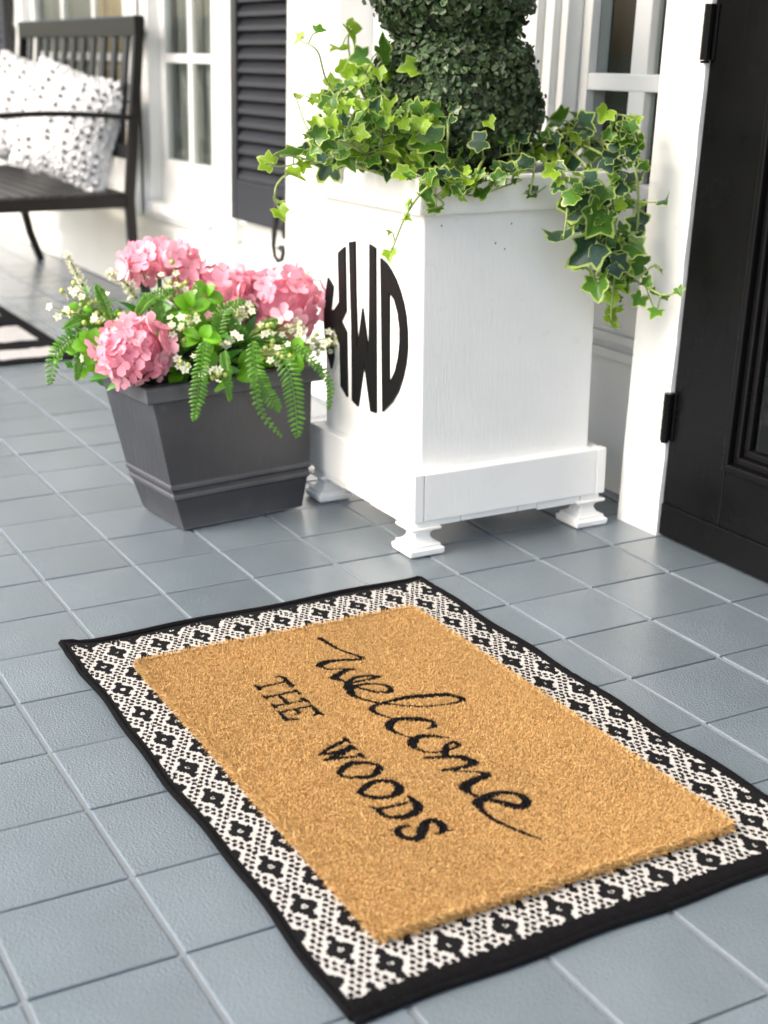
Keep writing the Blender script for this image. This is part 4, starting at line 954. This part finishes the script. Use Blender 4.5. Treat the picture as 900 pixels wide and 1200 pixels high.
pc_ = np.where((dcol < 0)[..., None], np.array([.008, .007, .007]), np.array([.30, .165, .055]) * rs_.uniform(.6, 1.2, dcol.shape)[..., None])
pc_ = np.concatenate([pc_, np.ones(pc_.shape[:2] + (1,))], -1)
o0 = dm['_o']; grid_obj('pile_base', gxn, gyn, padz, pc_, 'coir_fibre', dm, o0)
mb = MB(); mb.box(CX0 + .02, CX1 - .02, CY0 + .02, CY1 - .02, .042, CZ - .03); mb.build('backing', 'straw_pad', parent=dm)
# individual coir fibres
NF = 420000
fx = rs_.uniform(CX0, CX1, NF); fy = rs_.uniform(CY0, CY1, NF); fz = np.full(NF, CZ - .02)
dirs = np.stack([rs_.normal(0, .33, NF) + .03, rs_.normal(0, .33, NF), rs_.uniform(.5, 1.0, NF)], -1)
# a fringe of fibres down the sides
NS = 26000; side = rs_.randint(0, 4, NS); tt = rs_.rand(NS)
ex = np.select([side == 0, side == 1, side == 2], [CX0 + tt * (CX1 - CX0), CX0 + tt * (CX1 - CX0), np.full(NS, CX0)], np.full(NS, CX1))
ey = np.select([side == 0, side == 1, side == 2], [np.full(NS, CY0), np.full(NS, CY1), CY0 + tt * (CY1 - CY0)], CY0 + tt * (CY1 - CY0))
ez = rs_.uniform(.05, CZ, NS)
outn = np.stack([np.select([side == 2, side == 3], [-1., 1.], 0.), np.select([side == 0, side == 1], [-1., 1.], 0.), np.zeros(NS)], -1)
edir = outn * rs_.uniform(.35, .9, NS)[:, None] + rs_.normal(0, .35, (NS, 3)) + np.array([0, 0, .35])
ex = ex - outn[:, 0] * .02; ey = ey - outn[:, 1] * .02
rx = np.concatenate([fx, ex]); ry = np.concatenate([fy, ey]); rz = np.concatenate([fz, ez]); dd = np.concatenate([dirs, edir])
dd /= np.linalg.norm(dd, axis=1)[:, None]; N = len(rx)
# rounded corners
cr_ = .10
for sxn, cx in ((-1, CX0 + cr_), (1, CX1 - cr_)):
    for syn, cy in ((-1, CY0 + cr_), (1, CY1 - cr_)):
        msk = ((rx - cx) * sxn > 0) & ((ry - cy) * syn > 0); r = np.hypot(rx - cx, ry - cy); k = msk & (r > cr_)
        rx[k] = cx + (rx[k] - cx) / r[k] * cr_ * .98; ry[k] = cy + (ry[k] - cy) / r[k] * cr_ * .98
Lf = np.where(np.arange(N) < NF, rs_.uniform(.012, .024, N), rs_.uniform(.025, .06, N)) * np.where(rs_.rand(N) < .01, 1.5, 1.0); wf = rs_.uniform(.0045, .0075, N)
sdv = np.cross(dd, rs_.normal(size=(N, 3))); sdv /= np.linalg.norm(sdv, axis=1)[:, None]
root = np.stack([rx, ry, rz], -1); bend = rs_.normal(0, .25, (N, 3)) * Lf[:, None]
p0 = root - sdv * wf[:, None] / 2; p1 = root + sdv * wf[:, None] / 2
mid = root + dd * Lf[:, None] * .55
p2 = mid + sdv * wf[:, None] * .45; p3 = mid - sdv * wf[:, None] * .45; p4 = root + dd * Lf[:, None] + bend
co = np.stack([p0, p1, p2, p3, p4], 1).reshape(-1, 3); co = (co - np.array(o0)) * T
me = bpy.data.meshes.new('coir_pile'); me.vertices.add(len(co)); me.vertices.foreach_set('co', co.ravel())
bi = (np.arange(N) * 5)[:, None]
lp = np.concatenate([bi + np.array([0, 1, 2, 3]), bi + np.array([3, 2, 4])], 1).ravel().astype(np.int32)
me.loops.add(len(lp)); me.loops.foreach_set('vertex_index', lp)
me.polygons.add(2 * N); ls = np.stack([np.arange(N) * 7, np.arange(N) * 7 + 4], 1).ravel().astype(np.int32); me.polygons.foreach_set('loop_start', ls)
me.update(calc_edges=True)
dd_ = dye(rx, ry) + rs_.normal(0, .0015, N)
patch = .5 + .5 * np.sin(rx * 2.3 + 1.3 * np.sin(ry * 3)) * np.sin(ry * 2.9 + 1.1 * np.sin(rx * 1.7))
tone = rs_.rand(N)
c0 = np.array([.44, .265, .095]); c1 = np.array([.66, .445, .195]); c2 = np.array([.36, .17, .05])
fc = c0 + (c1 - c0) * tone[:, None]; fc = np.where((rs_.rand(N) < .07 + .05 * patch)[:, None], c2, fc); fc *= (.93 + .10 * patch)[:, None]
fc = np.where((dd_ < 0)[:, None], np.array([.008, .007, .008]) * rs_.uniform(.6, 1.8, N)[:, None], fc)
fc = np.concatenate([np.repeat(fc, 2, 0), np.ones((2 * N, 1))], 1)
at = me.attributes.new('dye', 'FLOAT_COLOR', 'FACE'); at.data.foreach_set('color', fc.ravel().astype(np.float32))
me.materials.append(MATS['coir_fibre']); o = bpy.data.objects.new('coir_pile', me); COL.objects.link(o); o.parent = dm; o['kind'] = 'stuff'

# ================================================================== FAR STRIPED MAT
sm = thing('striped_rug', (-10.5, 4.2, 0), 'black mat with white stripes at the far left on the porch floor', 'rug')
mb = MB(); mb.box(-14.2, -7.8, 2.2, 5.72, .0, .035); mb.build('mat_field', 'rug_black', parent=sm, bevel=.01)
rs = random.Random(3)
for (xa, xb) in ((-8.95, -8.15), (-11.3, -9.75), (-13.6, -12.6)):
    mb = MB(); n = 30; lo = []; hi = []
    for k in range(n + 1):
        y = 2.3 + (5.42 - 2.3) * k / n; lo.append((xb + rs.uniform(-.05, .05), y)); hi.append((xa + rs.uniform(-.05, .05) , y))
    for k in range(n):
        mb.add([(lo[k][0], lo[k][1], .036), (lo[k + 1][0], lo[k + 1][1], .036), (hi[k + 1][0], hi[k + 1][1], .036), (hi[k][0], hi[k][1], .036), (lo[k][0], lo[k][1], .045), (lo[k + 1][0], lo[k + 1][1], .045), (hi[k + 1][0], hi[k + 1][1], .045), (hi[k][0], hi[k][1], .045)],
               [(4, 5, 6, 7), (0, 1, 5, 4), (2, 3, 7, 6)])
    mb.build('white_stripe', 'rug_white', parent=sm)

# ================================================================== BENCH
bn = thing('garden_bench', (-16, 6.8, 0), 'dark brown metal garden bench with a slatted back standing under the windows', 'bench')
BX0, BX1, BYB, BYF = -20.7, -11.75, 8.05, 4.9
def rec(z): return BYB + max(0, z - 2.4) * .11       # reclined back
for x in (BX0, BX1):
    prof = [(BYB + .42, 0), (BYB + .18, .7), (BYB + .02, 1.5), (BYB, 2.4), (rec(4), 4), (rec(5.95), 5.95)]
    mb = MB()
    for (ya, za), (yb, zb) in zip(prof[:-1], prof[1:]): mb.bar((x, ya, za), (x, yb, zb + .02), .17, .20, up=(0, 1, 0))
    mb.build('rear_leg', 'bench_paint', parent=bn, bevel=.02)
    mb = MB(); mb.bar((x, BYF, 0), (x, BYF + .1, 4.0), .22, .22, up=(0, 1, 0)); mb.build('front_leg', 'bench_paint', parent=bn, bevel=.02)
    mb = MB(); pts = [(x, BYF - .3 + (BYB + .1 - BYF + .3) * k / 12, 4.0 + .10 * math.sin(math.pi * k / 12) + .04) for k in range(13)]
    for a, b in zip(pts[:-1], pts[1:]): mb.bar(a, b, .22, .11)
    mb.build('armrest', 'bench_paint', parent=bn, bevel=.02)
    mb = MB(); mb.bar((x, BYF, 2.37), (x, BYB, 2.37), .12, .26); mb.build('side_rail', 'bench_paint', parent=bn, bevel=.015)
mb = MB(); mb.box(BX0 - .1, BX1 + .1, rec(5.75) - .12, rec(5.75) + .1, 5.62, 6.02); mb.build('top_rail', 'bench_paint', parent=bn, bevel=.03)
mb = MB(); mb.box(BX0, BX1, rec(3.35) - .09, rec(3.35) + .09, 3.2, 3.5); mb.build('lower_rail', 'bench_paint', parent=bn, bevel=.02)
for k in range(11):
    x = BX0 + (BX1 - BX0) * (k + 1) / 12
    mb = MB(); mb.bar((x, rec(3.45), 3.45), (x, rec(5.65), 5.65), .07, .30, up=(1, 0, 0)); mb.build('back_slat', 'bench_paint', parent=bn, bevel=.01)
for k in range(9):
    y = BYF + .1 + (BYB - .3 - BYF) * k / 8.2
    mb = MB(); mb.box(BX0 + .1, BX1 - .1, y, y + .28, 2.44, 2.52); mb.build('seat_slat', 'bench_paint', parent=bn, bevel=.01)
mb = MB(); mb.box(BX0, BX1, BYF - .06, BYF + .04, 2.25, 2.5); mb.build('front_rail', 'bench_paint', parent=bn, bevel=.01)

# ---------------- tufted pillows
def pillow(cx, cy, cz, rz, roll, size, label, seed, dotside):
    rs = random.Random(seed); t = thing('throw_pillow', (cx, cy, cz - size * .5), label, 'pillow', 'white tufted pillows on the bench')
    M = Matrix.Translation((cx, cy, cz)) @ Matrix.Rotation(rz, 4, 'Z') @ Matrix.Rotation(-.28, 4, 'X') @ Matrix.Rotation(roll, 4, 'Y')
    def S(u, v, s):
        th = .62 * (max(0, 1 - abs(u) ** 2.6) * max(0, 1 - abs(v) ** 2.6)) ** .5
        pin = 1 - .10 * (1 - abs(u)) * abs(v) - .10 * (1 - abs(v)) * abs(u)
        return Vector((u * size / 2 * pin, s * th, v * size / 2 * pin))
    mb = MB(); n = 20
    for s in (-1, 1):
        b = len(mb.v); vs = [M @ S(-1 + 2 * i / n, -1 + 2 * j / n, s) for i in range(n + 1) for j in range(n + 1)]
        fs = [(i * (n + 1) + j, (i + 1) * (n + 1) + j, (i + 1) * (n + 1) + j + 1, i * (n + 1) + j + 1) for i in range(n) for j in range(n)]
        mb.add(vs, fs if s < 0 else [q[::-1] for q in fs])
    mb.build('cushion', 'pillow_white', parent=t, smooth=True)
    tf = MB(); dk = MB(); nn = 25
    for i in range(nn):
        for j in range(nn):
            u = -1 + 2 * (i + .5 + rs.uniform(-.42, .42)) / nn; v = -1 + 2 * (j + .5 + rs.uniform(-.42, .42)) / nn
            for s in (-1, 1):
                p = M @ (S(u, v, s) + Vector((0, -s * .005, 0)))
                dark = (i in (3, 6, 11, 16, 19, 21, 23) and (j + i) % 2 == 0 and rs.random() < (.9 if i > 12 else .6))
                if dark and s == -1: dk.ball(p + (M.to_3x3() @ Vector((0, -.045, 0))), .046, 8, 5)
                else: tf.ball(p, .050 * rs.uniform(.7, 1.2), 7, 5)
    for k in range(90):
        e = rs.uniform(-1, 1); u, v = rs.choice(((e, 1), (e, -1), (1, e), (-1, e)))
        tf.ball(M @ S(u, v, 0), .06 * rs.uniform(.8, 1.2), 6, 4)
    tf.build('tufts', 'pillow_white', parent=t, smooth=True, kind='stuff'); dk.build('black_knots', 'pillow_black', parent=t, smooth=True, kind='stuff')
pA = oY(84, 148, 7.4); pB = oY(34, 132, 7.5); pC = oY(-8, 128, 7.5)
pillow(*pA, math.radians(42), math.radians(14), 2.38, 'white tufted pillow with black dots, nearest one beside the bench armrest', 1, 1)
pillow(*pB, math.radians(38), math.radians(12), 2.38, 'white tufted pillow with black dots in the middle of the bench group', 2, 1)
pillow(*pC, math.radians(35), math.radians(-5), 2.38, 'white tufted pillow cut off by the left edge of the picture', 3, 1)

for o in bpy.data.objects:
    if '_o' in o: del o['_o']
